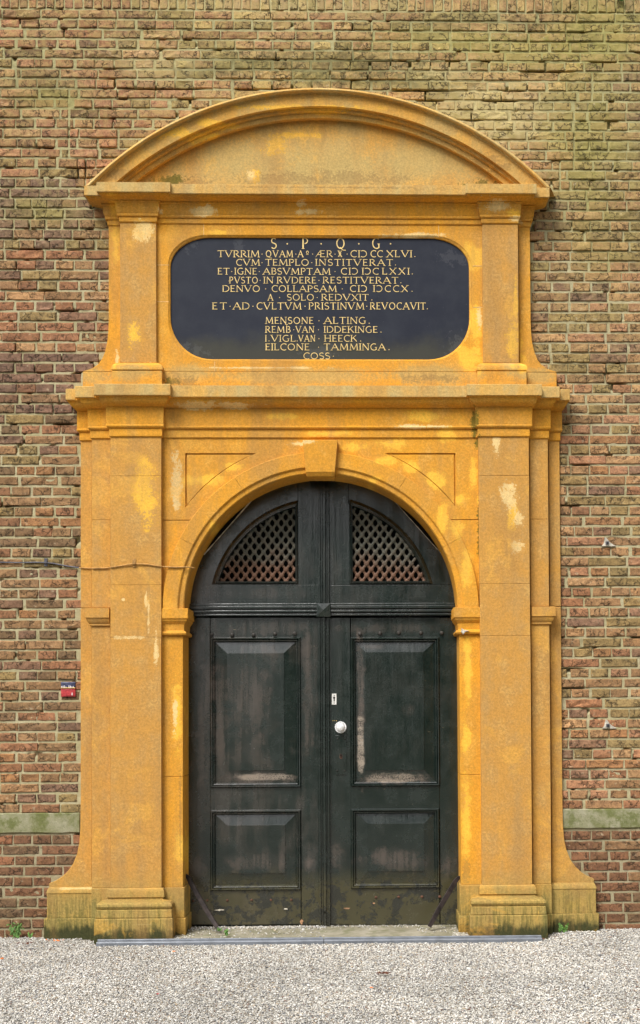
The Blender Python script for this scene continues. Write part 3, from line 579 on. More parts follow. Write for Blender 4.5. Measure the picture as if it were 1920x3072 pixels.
# ------------------------------------------------------------------ lettering
def arc(cx, cy, rx, ry, a, b, n=8): return [(cx+rx*cos(radians(a+(b-a)*i/n)), cy+ry*sin(radians(a+(b-a)*i/n))) for i in range(n+1)]
T, t_ = .15, .085
def ser(x, y, w=.13): return ([(x-w, y), (x+w, y)], .06)
GL = {
 'I': (.16, [([(.08, 0), (.08, 1)], T), ser(.08, 0), ser(.08, 1)]),
 'A': (.78, [([(.02, 0), (.40, 1)], t_), ([(.38, 1), (.76, 0)], T), ([(.15, .36), (.62, .36)], t_), ser(.04, 0), ser(.74, 0)]),
 'B': (.52, [([(.08, 0), (.08, 1)], T), (arc(.22, .76, .24, .23, 90, -90), t_+.03), (arc(.22, .27, .30, .26, 90, -90), t_+.03), ([(.0, 1), (.22, 1)], .06), ([(.0, 0), (.22, 0)], .06)]),
 'C': (.62, [(arc(.40, .5, .36, .49, 55, 305, 14), T-.03), ([(.60, .78), (.62, .98)], .06)]),
 'D': (.72, [([(.08, 0), (.08, 1)], T), (arc(.28, .5, .42, .48, 90, -90, 12), T-.03), ([(0, .98), (.3, .98)], .06), ([(0, .02), (.3, .02)], .06)]),
 'E': (.50, [([(.08, 0), (.08, 1)], T), ([(0, .97), (.48, .97)], t_), ([(.08, .52), (.40, .52)], t_), ([(0, .03), (.50, .03)], t_)]),
 'G': (.70, [(arc(.40, .5, .36, .49, 55, 300, 14), T-.03), ([(.62, .05), (.62, .45)], T-.02), ([(.48, .44), (.72, .44)], .06)]),
 'H': (.72, [([(.08, 0), (.08, 1)], T), ([(.64, 0), (.64, 1)], T), ([(.08, .52), (.64, .52)], t_), ser(.08, 0), ser(.08, 1), ser(.64, 0), ser(.64, 1)]),
 'K': (.66, [([(.08, 0), (.08, 1)], T), ([(.12, .45), (.58, 1)], t_), ([(.26, .60), (.66, 0)], T), ser(.08, 0), ser(.08, 1)]),
 'L': (.50, [([(.08, 0), (.08, 1)], T), ([(0, .03), (.50, .03)], t_), ([(.48, .0), (.48, .2)], .06), ser(.08, 1)]),
 'M': (.92, [([(.08, 0), (.14, 1)], t_), ([(.14, 1), (.46, .1)], T), ([(.46, .1), (.78, 1)], t_), ([(.78, 1), (.84, 0)], T), ser(.08, 0), ser(.84, 0)]),
 'N': (.74, [([(.08, 0), (.08, 1)], t_), ([(.08, 1), (.66, 0)], T), ([(.66, 0), (.66, 1)], t_), ser(.08, 0), ser(.66, 1)]),
 'O': (.78, [(arc(.39, .5, .34, .48, 0, 360, 18), T-.03)]),
 'P': (.52, [([(.08, 0), (.08, 1)], T), (arc(.22, .73, .28, .26, 90, -90), t_+.03), ([(.0, .99), (.22, .99)], .06), ser(.08, 0)]),
 'Q': (.84, [(arc(.39, .5, .34, .48, 0, 360, 18), T-.03), ([(.36, .12), (.62, -.14), (.88, -.16)], t_)]),
 'R': (.62, [([(.08, 0), (.08, 1)], T), (arc(.22, .74, .27, .25, 90, -90), t_+.03), ([(.0, .99), (.22, .99)], .06), ([(.26, .48), (.62, 0)], T), ser(.08, 0)]),
 'S': (.50, [(arc(.26, .74, .21, .24, 35, 225, 8)+arc(.25, .26, .23, .25, 45, -145, 8), T-.03)]),
 'T': (.64, [([(.32, 0), (.32, 1)], T), ([(0, .97), (.64, .97)], t_), ([(.0, .86), (.0, .99)], .06), ([(.64, .86), (.64, .99)], .06), ser(.32, 0)]),
 'V': (.74, [([(.02, 1), (.38, 0)], T), ([(.37, 0), (.72, 1)], t_), ser(.04, 1), ser(.70, 1)]),
 'X': (.70, [([(.04, 1), (.66, 0)], T), ([(.06, 0), (.64, 1)], t_), ser(.05, 0), ser(.65, 1)]),
 'c': (.55, [(arc(.15, .5, .36, .49, 125, -125, 14), T-.03)]),                     # reversed C
 'e': (1.05, [([(.02, 0), (.52, 1)], t_), ([(.56, 0), (.56, 1)], T), ([(.2, .36), (.56, .36)], t_), ([(.5, .97), (1.0, .97)], t_), ([(.56, .52), (.92, .52)], t_), ([(.5, .03), (1.02, .03)], t_)]),
 'p': (.60, [([(.16, 0), (.16, 1)], T), (arc(.30, .73, .26, .26, 90, -90), t_+.03), ([(-.04, .36), (.34, .36)], .07), ([(.08, .99), (.30, .99)], .06), ser(.16, 0)]),
 'x': (.66, [([(.04, 1), (.62, 0)], T), ([(.06, 0), (.60, 1)], t_), ([(.33, -.02), (.33, 1.02)], .08), ([(.12, .5), (.54, .5)], .06)]),
 'b': (.60, [([(.10, 0), (.10, 1)], T), (arc(.24, .76, .24, .23, 90, -90), t_+.03), (arc(.24, .27, .30, .26, 90, -90), t_+.03), ([(.02, 1), (.24, 1)], .06), ([(.02, 0), (.24, 0)], .06), ([(-.1, 1.28), (.24, 1.28)], .08), ([(.08, 1.05), (.08, 1.28)], .08)]),
 'o': (.42, [(arc(.21, .72, .16, .2, 0, 360, 12), .09), ([(.02, .38), (.40, .38)], .07)]),
 '.': (.14, [(arc(.07, .45, .035, .035, 0, 360, 6), .09)]), ',': (.14, [(arc(.07, .08, .035, .035, 0, 360, 6), .09)]),
}
LV, LF = [], []; yl = -UC+.023
def ribbon(pts, w, yy):
    n = len(pts); base = len(LV); q = []
    for i in range(n):
        a = Vector(pts[max(i-1, 0)]); b = Vector(pts[min(i+1, n-1)]); d = b-a
        if i in (0, n-1) and pts[0] == pts[-1]: a = Vector(pts[-2]); b = Vector(pts[1]); d = b-a
        d = d.normalized() if d.length > 1e-9 else Vector((1, 0)); q.append((Vector(pts[i]), Vector((-d.y, d.x))*w/2))
    for c_, o_ in q:
        for s, y_ in ((1, yy), (-1, yy), (1, yl+.001), (-1, yl+.001)): LV.append((c_.x+s*o_.x, y_, c_.y+s*o_.y))
    for i in range(n-1):
        a = base+4*i; b = a+4; LF.extend([(a, a+1, b+1, b), (a, b, b+2, a+2), (a+1, a+3, b+3, b+1)])
def word(txt, zx0, zx1, zy0, zy1):
    x0, x1 = 480+zx0/1.575, 480+zx1/1.575; y0, y1 = 690+zy0/1.575, 690+zy1/1.575
    a = P(x0, y1, UC-.023); b = P(x1, y1, UC-.023); H = P(x0, y0, UC-.023).z-a.z
    ws = [GL[c_][0] for c_ in txt]; tot = sum(ws)*H; gap = .20*H; sx = 1
    if len(txt) > 1:
        sx = min(1.5, max(.72, ((b.x-a.x)-gap*(len(txt)-1))/tot)); gap = ((b.x-a.x)-tot*sx)/(len(txt)-1)
    x = a.x; k = 0
    for c_, w in zip(txt, ws):
        for j, (pts, th) in enumerate(GL[c_][1]):
            k += 1; ribbon([(x+u*H*sx, a.z+w_*H) for u, w_ in pts], th*H*.78, yl-.0022-.0004*(j % 6))
        x += w*H*sx+gap
rows = [((38, 88), [('S', 525, 560), ('.', 598, 606), ('P', 672, 710), ('.', 758, 766), ('Q', 833, 885), ('.', 936, 944), ('G', 1003, 1052), ('.', 1086, 1094)]),
 ((97, 128), [('TVRRIM', 273, 470), ('.', 480, 486), ('QVAM', 500, 628), ('.', 640, 646), ('A', 652, 685), ('o', 690, 712), ('.', 719, 725), ('eR', 735, 815), ('.', 825, 831), ('x', 840, 870), ('.', 882, 888), ('CIc', 900, 978), ('CC', 995, 1052), ('XLVI', 1070, 1190), (',', 1202, 1207)]),
 ((138, 168), [('CVM', 360, 472), ('.', 480, 486), ('TEMPLO', 498, 703), ('.', 715, 721), ('INSTITVERAT', 735, 1100), (',', 1111, 1116)]),
 ((180, 210), [('ET', 273, 328), ('.', 337, 343), ('IGNE', 353, 458), ('.', 467, 473), ('ABSVMPTAM', 487, 805), ('.', 825, 831), ('CIc', 855, 935), ('IcC', 955, 1033), ('LXXI', 1050, 1178), (',', 1190, 1195)]),
 ((222, 252), [('pVSTO', 325, 462), ('.', 471, 477), ('IN', 490, 535), ('RVDERE', 553, 738), ('.', 749, 755), ('RESTITVERAT', 770, 1125), (',', 1136, 1141)]),
 ((262, 292), [('DENVO', 295, 472), ('.', 497, 503), ('COLLAPSAM', 528, 835), ('.', 859, 865), ('CIc', 898, 978), ('IcCCX', 1008, 1172), (',', 1189, 1194)]),
 ((303, 333), [('A', 510, 543), ('.', 563, 569), ('SOLO', 600, 727), ('.', 741, 747), ('REDVXIT', 763, 985), (',', 999, 1004)]),
 ((343, 375), [('ET', 247, 315), ('.', 329, 335), ('AD', 345, 422), ('.', 437, 443), ('CVLTVM', 457, 668), ('.', 683, 689), ('PRISTINVM', 703, 965), ('.', 975, 981), ('REVOCAVIT', 993, 1255), (',', 1261, 1266)]),
 ((412, 443), [('MENSONE', 498, 725), ('.', 749, 755), ('ALTING', 775, 972), (',', 986, 991)]),
 ((455, 485), [('REMb', 498, 618), ('.', 630, 636), ('VAN', 642, 728), ('.', 747, 753), ('IDDEKINGE', 775, 1028), (',', 1042, 1047)]),
 ((497, 527), [('I', 498, 506), (',', 513, 518), ('VIGL', 525, 640), (',', 646, 651), ('VAN', 655, 733), ('.', 749, 755), ('HEECK', 777, 930), (',', 946, 951)]),
 ((537, 568), [('EILCONE', 498, 706), ('.', 747, 753), ('TAMMINGA', 775, 1065), (',', 1080, 1085)]),
 ((580, 610), [('COSS', 678, 803), ('.', 817, 823)])]
for (y0, y1), ws in rows:
    for t0, a, b in ws: word(t0, a, b, y0, y1)
o = mk('lettering', LV, LF, M_gold); o.parent = plaque

# ------------------------------------------------------------------ brick wall
wall = thing('brick_wall', (XC, 0, ZG), 'old weathered brown and red brick wall with pale lime joints around the gateway', 'wall')
outl = [(546, 268, .15), (575, 268, .15), (576, 303, .10), (600, 322, .06), (985, 325, .06), (1020, 323, .06), (1049, 316, .06), (1075, 306, .06), (1092, 294, .06), (1104, 278, .06), (1110, 262, .06), (1113, 249, .06), (1154, 249, .06), (1155, 205, .15), (1188, 205, .15),
        (1190, 212, .12), (1218, 232, .06), (1310, 241, .03), (2380, 242, .03), (2480, 241, .03), (2528, 238, .03), (2562, 231, .03), (2592, 219, .03), (2613, 204, .03), (2630, 186, .03), (2642, 167, .03), (2650, 147, .03), (2662, 141, .07), (2754, 141, .07), (2756, 131, .09), (3200, 131, .09)]
ot = [(P(250, y, p).z, P(x, y, p).x) for y, x, p in outl]; ztop = PZ+RR
def left_edge(z):
    if z > ztop-.002: return None
    if z > ot[0][0]: return XC-sqrt(max(0, RR*RR-(z-PZ)**2))
    for (z0, x0), (z1, x1) in zip(ot, ot[1:]):
        if z0 >= z >= z1: return x0+(x1-x0)*((z0-z)/(z0-z1) if z0 > z1 else 0)
    return ot[-1][1]
PAL = {'brown': lin(150, 112, 78), 'red': lin(150, 92, 68), 'dred': lin(112, 68, 52), 'purple': lin(112, 80, 76), 'olive': lin(135, 122, 74), 'tan': lin(182, 140, 98), 'pink': lin(178, 120, 92), 'dark': lin(96, 76, 60), 'yell': lin(196, 165, 104), 'rust': lin(158, 104, 64)}
def palette(px, py):
    if py > 2500: w = dict(dred=6, brown=1.2, red=.8, dark=2)
    elif py < 750 and px < 262 and py > 530: w = dict(purple=6, brown=4, olive=1.5)
    elif py < 560 and 480 < px < 1730: w = dict(yell=1.6, tan=3, pink=2.4, olive=3.2, brown=2, red=.5)
    elif py < 560 and px <= 480: w = dict(pink=3, tan=1.2, brown=2.6, olive=1.4, red=1.3, dark=.4)
    elif py < 560: w = dict(olive=3.5, brown=2, tan=1.5, purple=1)
    elif px < 330 and py < 1050: w = dict(red=4, brown=2.5, purple=2, tan=1.4, olive=.8)
    elif px < 330 and py < 1250: w = dict(purple=4, dred=1.4, brown=2)
    elif px < 330: w = dict(brown=4.6, red=2.0, dark=1.8, purple=1.2, rust=1.0, olive=.8)
    elif py < 1300: w = dict(brown=3, olive=2.6, tan=2, pink=1.6, purple=1.3)
    else: w = dict(brown=3, pink=1.8, red=1.6, tan=1.6, olive=1.2, purple=1.1, rust=1.2)
    k = random.choices(list(w), list(w.values()))[0]; tw = sum(w.values()); av = [sum(PAL[q][i]*w[q] for q in w)/tw for i in range(3)]; c = [av[i]*.42+PAL[k][i]*.58 for i in range(3)]; g = random.uniform(.80, 1.14); h = random.uniform(-.04, .04)
    return (min(c[0]*g*(1+h), 1), c[1]*g, c[2]*g*(1-h), 1)
BR = []   # (quad corners in (x,z): bl,br,tr,tl ; px,py ; depth ; rough)
def topx(x, z):
    q = R3.transposed() @ (Vector((x, 0, z))-LOC); return CPX+(q.x/-q.z-U0)*FPX, CPY-(q.y/-q.z-V0)*FPX
rowsY = []
y = 30.0; k = 0
while y < 2430:
    pitch = 29.83 if k < 18 else (30.84 if k < 52 else 30.67)
    rowsY.append((y, pitch-6.0, k)); y += pitch; k += 1
y = 2505.5; j = 0
while y < 2850: rowsY.append((y, 25.6, 79+j)); y += 31.4; j += 1
y = -62-29.83; k2 = -1
while y > -420: rowsY.append((y, 24.2, k2)); y -= 29.83; k2 -= 1
def seams(py):
    s = []
    if 160 < py < 262: s.append(48)
    if 268 < py < 455: s.append(207)
    if 455 < py < 545: s.append(256)
    if 180 < py < 285: s.append(1776)
    if 285 < py < 470: s.append(1722)
    if 470 < py < 560: s.append(1680)
    return s
def jig(a): return random.uniform(-a, a)
for (py, hh, k) in rowsY:
    zt_, zb_ = P(200, py, 0).z, P(200, py+hh, 0).z
    zm = (zt_+zb_)/2; le = left_edge(zm)
    stretch = (k % 2 == 0)
    cuts = [P(q, py, 0).x for q in seams(py)]
    XL_, XR_ = P(-330, py, 0).x, P(2230, py, 0).x
    segs = []
    if le is None: segs = [(XL_, XR_, 0, 0)]
    else: segs = [(XL_, le, 0, 1), (mx(le), XR_, -1, 0)]
    ns = []
    for a, b, ea, eb in segs:
        cc = [c for c in cuts if a+.05 < c < b-.05]; pt = [a]+sorted(cc)+[b]
        for i in range(len(pt)-1): ns.append((pt[i], pt[i+1], ea if i == 0 else 0, eb if i == len(pt)-2 else 0))
    for a, b, ea, eb in ns:
        small = (530 < py < 722 and b < P(330, py).x)
        Ls = (.2085 if small else .277) if stretch else (.1045 if small else .134)
        jt = .011 if small else .014; pit = Ls+jt
        off = {0: 0, 1: .06, 2: .145, 3: .06}[k % 4]+jig(.02)
        x = XL_-.3+off if a < 0 else (XR_+.3-off)
        # lay from the free end towards the gateway so cut bricks end at the stone
        xs = []
        if a < 0 or a == XL_:
            st = P(0, py, 0).x-2.5*pit*0-(.85+off)
            while st < b: xs.append(st); st += pit+jig(.008)
        else:
            st = P(1920, py, 0).x+.9+off
            while st > a: st -= pit+jig(.008); xs.append(st)
        if le is None and len(ns) == 1 and False: pass
        for s0 in xs:
            L_ = pit-jt+jig(.005)
            x0, x1 = s0+jig(.002), s0+L_
            if x1 < a+.02 or x0 > b-.02: continue
            x0c, x1c = max(x0, a+jt*.5), min(x1, b-jt*.5)
            if x1c-x0c < .022: continue
            q = [[x0c, zb_], [x1c, zb_], [x1c, zt_], [x0c, zt_]]
            if eb == 1 and x1 > b-jt:      # slanting cut along the stone outline
                for i, zz in ((1, zb_), (2, zt_)):
                    l_ = left_edge(zz); l_ = b if l_ is None else l_; q[i][0] = max(x0c+.012, min(l_+.012, x0c+L_*1.12))
            if ea == -1 and x0 < a+jt:
                for i, zz in ((0, zb_), (3, zt_)):
                    l_ = left_edge(zz); l_ = a if l_ is None else mx(l_); q[i][0] = min(x1c-.012, max(l_-.012, x1c-L_*1.12))
            BR.append(q)
# brick-on-edge course at the top of the frame
x = P(-330, 0, 0).x; z0_, z1_ = P(200, 25, 0).z, P(200, -60, 0).z
while x < P(2230, 0, 0).x:
    w = .060+jig(.004); BR.append([[x, z0_+jig(.004)], [x+w, z0_+jig(.004)], [x+w, z1_], [x, z1_]]); x += w+.010+jig(.002)
gaps = [(240, 510, 30, 24), (225, 520, 26, 14), (740, 268, 26, 10), (560, 300, 20, 8), (505, 345, 24, 7), (1290, 300, 30, 10), (1500, 300, 40, 7), (1640, 215, 60, 5), (1420, 352, 30, 8), (1810, 184, 30, 8), (60, 60, 40, 8), (1540, 268, 30, 5), (1180, 190, 120, 4),
        (1740, 673, 24, 6), (70, 848, 14, 6), (80, 790, 6, 12), (90, 750, 26, 8), (140, 875, 22, 6), (205, 935, 22, 8), (225, 760, 18, 10), (1755, 763, 24, 6), (120, 1110, 18, 8), (190, 1273, 22, 6), (1855, 1155, 18, 8), (1745, 1394, 20, 6), (1710, 1515, 24, 6),
        (1755, 1950, 14, 5), (1720, 2065, 30, 5), (20, 1820, 12, 6), (60, 1835, 5, 12), (330, 205, 14, 6), (1835, 300, 6, 16), (1700, 2010, 40, 4), (1665, 1815, 14, 12), (480, 265, 90, 5), (850, 262, 90, 5), (1265, 275, 70, 6)]
gw = [(P(a, b, 0).x, P(a, b, 0).z, c/400, d/400) for a, b, c, d in gaps]
def make_brick(q, seed):
    """rough handmade brick face: jittered outline, rounded arris, uneven field"""
    (x0, zb0), (x1, zb1), (x2, zt1), (x3, zt0) = q
    w = max(x1-x0, x2-x3); nx = max(2, int(w/.045)); nz = 2 if zt0-zb0 < .07 else 3
    out = []
    for i in range(nx): out.append((x0+(x1-x0)*i/nx, zb0+(zb1-zb0)*i/nx))
    for i in range(nz): out.append((x1+(x2-x1)*i/nz, zb1+(zt1-zb1)*i/nz))
    for i in range(nx): out.append((x2+(x3-x2)*i/nx, zt1+(zt0-zt1)*i/nx))
    for i in range(nz): out.append((x3+(x0-x3)*i/nz, zt0+(zb0-zt0)*i/nz))
    n = len(out); cx_ = sum(a for a, b in out)/n; cz_ = sum(b for a, b in out)/n
    rough = random.choice((.6, .8, 1, 1.4, 2.0)); yf = jig(.0035)-.002
    A = [(a+jig(.0022)*rough**.5, b+jig(.0018)*rough**.5) for a, b in out]
    v = [(a, .035, b) for a, b in A]+[(a, yf+.0035, b) for a, b in A]
    ins = .0055
    for (a, b) in A:
        dx, dz = cx_-a, cz_-b
        v.append((a+math.copysign(min(ins, abs(dx)*.5), dx)+jig(.001), yf-.0025+jig(.0016)*rough, b+math.copysign(min(ins, abs(dz)*.5), dz)+jig(.001)))
    f = []
    for r in (0, 1):
        for i in range(n):
            j = (i+1) % n; f.append((r*n+i, r*n+j, (r+1)*n+j, (r+1)*n+i))
    # field: spine of points
    m_ = max(1, nx-1); sp = []
    for i in range(m_):
        t = (i+1)/(m_+1); sp.append(len(v)); v.append((x0+(x1-x0)*t+jig(.006), yf-.003+jig(.0035)*rough, cz_+jig(.007)))
    R_ = [2*n+i for i in range(n)]
    def near(i): return sp[min(range(m_), key=lambda s_: abs(v[sp[s_]][0]-v[i][0]))]
    for i in range(n):
        a, b = R_[i], R_[(i+1) % n]; na, nb = near(a), near(b)
        if na == nb: f.append((a, b, na))
        else: f.append((a, b, nb)); f.append((a, nb, na))
    return v, f
vis = []
for i, q in enumerate(BR):
    cx_ = sum(a for a, b in q)/4; cz_ = sum(b for a, b in q)/4; px, py = topx(cx_, cz_)
    wpx = (min(q[1][0], q[2][0])-max(q[0][0], q[3][0]))*400; hpx = (q[2][1]-q[1][1])*400
    inx = 0 < px-wpx/2 and px+wpx/2 < 1920 and py > 12 and py < 2810
    vis.append((wpx*hpx*(1.0 if inx else .2), i, px, py))
top = set(i for _, i, _, _ in sorted(vis, reverse=True)[:300])
JV, JF, JC = [], [], []
random.seed(21)
for _, i, px, py in sorted(vis, key=lambda t: t[1]):
    v, f = make_brick(BR[i], i); c = palette(px, py)
    if i in top:
        me = bpy.data.meshes.new('brick'); me.from_pydata(v, [], f); me.update(); me.materials.append(M_brick)
        ca = me.color_attributes.new('clay', 'FLOAT_COLOR', 'POINT'); ca.data.foreach_set('color', list(c)*len(v))
        o = bpy.data.objects.new('brick', me); COL.objects.link(o); o.parent = wall; o.matrix_parent_inverse = Matrix.Translation(-Vector(wall.location))
    else:
        n = len(JV); JV += v; JF += [tuple(a+n for a in g) for g in f]; JC += list(c)*len(v)
me = bpy.data.meshes.new('brickwork'); me.from_pydata(JV, [], JF); me.update(); me.materials.append(M_brick)
ca = me.color_attributes.new('clay', 'FLOAT_COLOR', 'POINT'); ca.data.foreach_set('color', JC)
o = bpy.data.objects.new('brickwork', me); COL.objects.link(o); o.parent = wall; o.matrix_parent_inverse = Matrix.Translation(-Vector(wall.location)); o['kind'] = 'stuff'
# mortar bed as an uneven sheet, fallen out here and there
st = .0085; xa, xb, za, zb2 = P(-330, 1500).x, P(2230, 1500).x, ZG-.15, P(200, -400).z
nx, nz_ = int((xb-xa)/st), int((zb2-za)/st)
gx = xa+np.arange(nx+1)*st; gz = za+np.arange(nz_+1)*st
X, Z = np.meshgrid(gx, gz)
def vn(X, Z, s, seed):
    r = np.random.default_rng(seed).random((300, 300)); u, w = X*s+50, Z*s+50; i, j = np.floor(u).astype(int), np.floor(w).astype(int); fu, fw = u-i, w-j
    fu, fw = fu*fu*(3-2*fu), fw*fw*(3-2*fw); g = lambda a, b: r[a % 300, b % 300]
    return (g(i, j)*(1-fu)+g(i+1, j)*fu)*(1-fw)+(g(i, j+1)*(1-fu)+g(i+1, j+1)*fu)*fw
Y = -.0008+.004*vn(X, Z, 40, 1)+.003*vn(X, Z, 95, 2)+.007*np.clip(vn(X, Z, 3.1, 3)-.55, 0, 1)*2
Y += .035*np.clip((vn(X, Z, 11, 4)*.6+vn(X, Z, 30, 5)*.4-.745)*9, 0, 1)*(Z > .6)
for a, b, c_, d_ in gw: Y = np.maximum(Y, .05*np.clip(1.6-np.sqrt(((X-a)/c_)**2+((Z-b)/max(d_, .012))**2), 0, 1))
lim = np.array([(left_edge(z) if left_edge(z) is not None else 99) for z in gz])
inside = (np.abs(X-XC) < (XC-lim[:, None]-.07))
keep = ~(inside[:-1, :-1] & inside[1:, 1:] & inside[1:, :-1] & inside[:-1, 1:])
idx = np.arange((nx+1)*(nz_+1)).reshape(nz_+1, nx+1)
F = np.stack([idx[:-1, :-1][keep], idx[:-1, 1:][keep], idx[1:, 1:][keep], idx[1:, :-1][keep]], 1)
used = np.unique(F); rem = np.zeros(idx.size, int); rem[used] = np.arange(len(used))
V = np.stack([X.ravel(), Y.ravel(), Z.ravel()], 1)[used]; F = rem[F]
me = bpy.data.meshes.new('mortar'); me.vertices.add(len(V)); me.vertices.foreach_set('co', V.ravel()); me.loops.add(F.size); me.loops.foreach_set('vertex_index', F.ravel())
me.polygons.add(len(F)); me.polygons.foreach_set('loop_start', np.arange(0, F.size, 4)); me.update(calc_edges=True); me.materials.append(M_mortar)
me.polygons.foreach_set('use_smooth', [True]*len(me.polygons))
o = bpy.data.objects.new('mortar', me); COL.objects.link(o); o.parent = wall; o.matrix_parent_inverse = Matrix.Translation(-Vector(wall.location))
# stone band
for (a, b, ya, yb, pxs) in [(-330, -120, 2438, 2500, 100), (-118, 239, 2438, 2500, 100), (1684, 2010, 2426, 2486, 1800), (2012, 2230, 2426, 2486, 1800)]:
    zt_, zb_ = P(pxs, ya, 0).z, P(pxs, yb, 0).z; x0, x1 = P(a, ya, 0).x, P(b, ya, 0).x; n = max(2, int((x1-x0)/.06)); v = []
    for i in range(n+1):
        x = x0+(x1-x0)*i/n
        for yy, zz in ((.05, zb_), (.0, zb_+jig(.003)), (-.012+jig(.002), zb_+.008+jig(.003)), (-.014+jig(.002), (zb_+zt_)/2), (-.012+jig(.002), zt_-.008+jig(.003)), (.0, zt_+jig(.003)), (.05, zt_)): v.append((x, yy, zz))
    f = [(i*7+j, (i+1)*7+j, (i+1)*7+j+1, i*7+j+1) for i in range(n) for j in range(6)]+[tuple(range(7)), tuple(reversed(range(n*7, n*7+7)))]
    mk('stone_band', v, f, M_band, wall, smooth=40)

# ------------------------------------------------------------------ door
PD = -.17
def dbox(xa, xb, ya, yb, p0, p1=PD-.05):
    xm, ym = (xa+xb)/2, (ya+yb)/2
    return MB().box(P(xa, ym, PD).x, P(xb, ym, PD).x, -p0, -p1, P(xm, yb, PD).z, P(xm, ya, PD).z)
def rect(xa, xb, ya, yb, ins, p):
    xm, ym = (xa+xb)/2, (ya+yb)/2; x0, x1, z0, z1 = P(xa, ym, PD).x+ins, P(xb, ym, PD).x-ins, P(xm, yb, PD).z+ins, P(xm, ya, PD).z-ins
    return [(x0, -p, z0), (x1, -p, z0), (x1, -p, z1), (x0, -p, z1)]
def leaf(name, label, xa, xb, s1, s2, tops, mat):
    o = thing(name, (P((xa+xb)/2, 2775, PD).x, .17, ZG), label, 'door', 'leaves of the double door')
    q = lambda nm, mb, **k: mb.build(nm, mat, o, **k)
    q('stile', dbox(xa-6, s1, 1853, 2774, PD), bevel=.002); q('stile', dbox(s2, xb, 1853, 2774, PD), bevel=.002)
    (a1, a2), (b1, b2) = tops
    for ya, yb in ((1853, a1), (a2, b1), (b2, 2774)): q('rail', dbox(s1+.5, s2-.5, ya, yb, PD-.0012), bevel=.0015)
    for (ya, yb), (fy0, fy1), (fx0, fx1) in zip(tops, fields[name+str(xa)], fxs[name+str(xa)]):
        L = [rect(s1, s2, ya, yb, i_, p_) for i_, p_ in ((-.001, PD), (.003, PD+.012), (.009, PD+.020), (.016, PD+.019), (.020, PD+.006), (.025, PD+.012), (.031, PD+.010), (.036, PD-.002), (.040, PD-.014))]
        v, f = nest(L, False); mk('panel_moulding', v, f, mat, o, smooth=20)
        base = rect(s1, s2, ya, yb, .038, PD-.014); xm = (fx0+fx1)/2
        fl = rect(fx0, fx1, fy0, fy1, 0, PD+.000); fl2 = rect(fx0, fx1, fy0, fy1, .0015, PD+.0055)
        v, f = nest([base, fl, fl2]); mk('raised_panel', v, f, mat, o)
    return o
fields = {'door_leaf560': [(1959, 2312), (2475, 2620)], 'door_leaf990': [(1956, 2311), (2470, 2614)]}
fxs = {'door_leaf560': [(681, 853), (682, 856)], 'door_leaf990': [(1097, 1272), (1103, 1274)]}
dl = leaf('door_leaf', 'left leaf of the dark green panelled double door, brownish reflections painted into its colour', 560, 955, 631, 903, [(1911, 2363), (2429, 2671)], M_leafL)
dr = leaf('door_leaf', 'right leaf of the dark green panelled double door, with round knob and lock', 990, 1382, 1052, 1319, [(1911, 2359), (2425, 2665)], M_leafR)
# meeting astragal (on the right leaf)
mb = MB()
for a, b, p_ in [(955, 990, PD+.012), (958, 962, PD+.030), (964.5, 968, PD+.026), (970, 977, PD+.036), (979, 982, PD+.026), (984, 988, PD+.030)]: m2 = dbox(a, b, 1853, 2778, p_); mb.add(m2.v, m2.f)
mb.build('astragal', M_leafR, dr, bevel=.0015)
def bolt(parent, px, py, r, mat, h=.016, nm='bolt'):
    c = P(px, py, PD); v = []; n = 10
    for rr_, hh in ((r*1.25, .001), (r*1.15, .004), (r*.8, h*.9), (r*.35, h)):
        v += [(c.x+rr_*cos(2*pi*i/n), .17-hh, c.z+rr_*sin(2*pi*i/n)) for i in range(n)]
    f = [(k*n+i, k*n+(i+1) % n, (k+1)*n+(i+1) % n, (k+1)*n+i) for k in range(3) for i in range(n)]+[tuple(range(3*n, 4*n))]
    return mk(nm, v, f, mat, parent, smooth=50)
for px, py in [(582, 1903), (635, 1904), (697, 1905), (761, 1905), (825, 1902), (884, 1901)]: bolt(dl, px, py, .013, M_bolt)
for px, py in [(1080, 1902), (1140, 1900), (1196, 1899), (1263, 1899), (1325, 1899), (1368, 1894)]: bolt(dr, px, py, .013, M_bolt)
for px, py in [(580, 2703), (622, 2701), (682, 2701), (755, 2700), (813, 2700), (874, 2700)]: bolt(dl, px, py, .008, M_rustb, .008)
for px, py in [(1128, 2692), (1196, 2691), (1266, 2690), (1319, 2690), (1376, 2689)]: bolt(dr, px, py, .009, M_rustb, .009)
# lock furniture
lp = dbox(995.5, 1009.5, 2081, 2114, PD+.004).build('lock_plate', M_plate, dr, bevel=.001)
for py, r in ((2086, .0035), (2109, .0035), (2093, .008)): b = bolt(dr, 1002.5, py, r, M_bolt, .007, 'screw')
dbox(1000.8, 1004.2, 2095, 2104, PD+.0055).build('keyhole', M_black, dr)
c = P(1022, 2182, PD); v = []; n = 24
for r, h in [(.045, .002), (.045, .008), (.042, .011), (.035, .010), (.033, .008), (.016, .010), (.016, .030), (.030, .036), (.034, .045), (.033, .055), (.027, .063), (.014, .068), (.002, .069)]:
    v += [(c.x+r*cos(2*pi*i/n), .17-h, c.z+r*sin(2*pi*i/n)) for i in range(n)]
K = len(v)//n; f = [(k*n+i, k*n+(i+1) % n, (k+1)*n+(i+1) % n, (k+1)*n+i) for k in range(K-1) for i in range(n)]+[tuple(range((K-1)*n, K*n))]
mk('door_knob', v, f, M_nick, dr, smooth=40)
dbox(1006, 1040, 2206, 2324, PD+.007).build('lock_case', M_leafR, dr, bevel=.002)
for px, py in ((1013, 2216), (1034, 2216), (1012, 2312), (1034, 2312)): bolt(dr, px, py, .006, M_bolt, .013, 'screw')
e = P(1023, 2268, PD); v, f = [], []
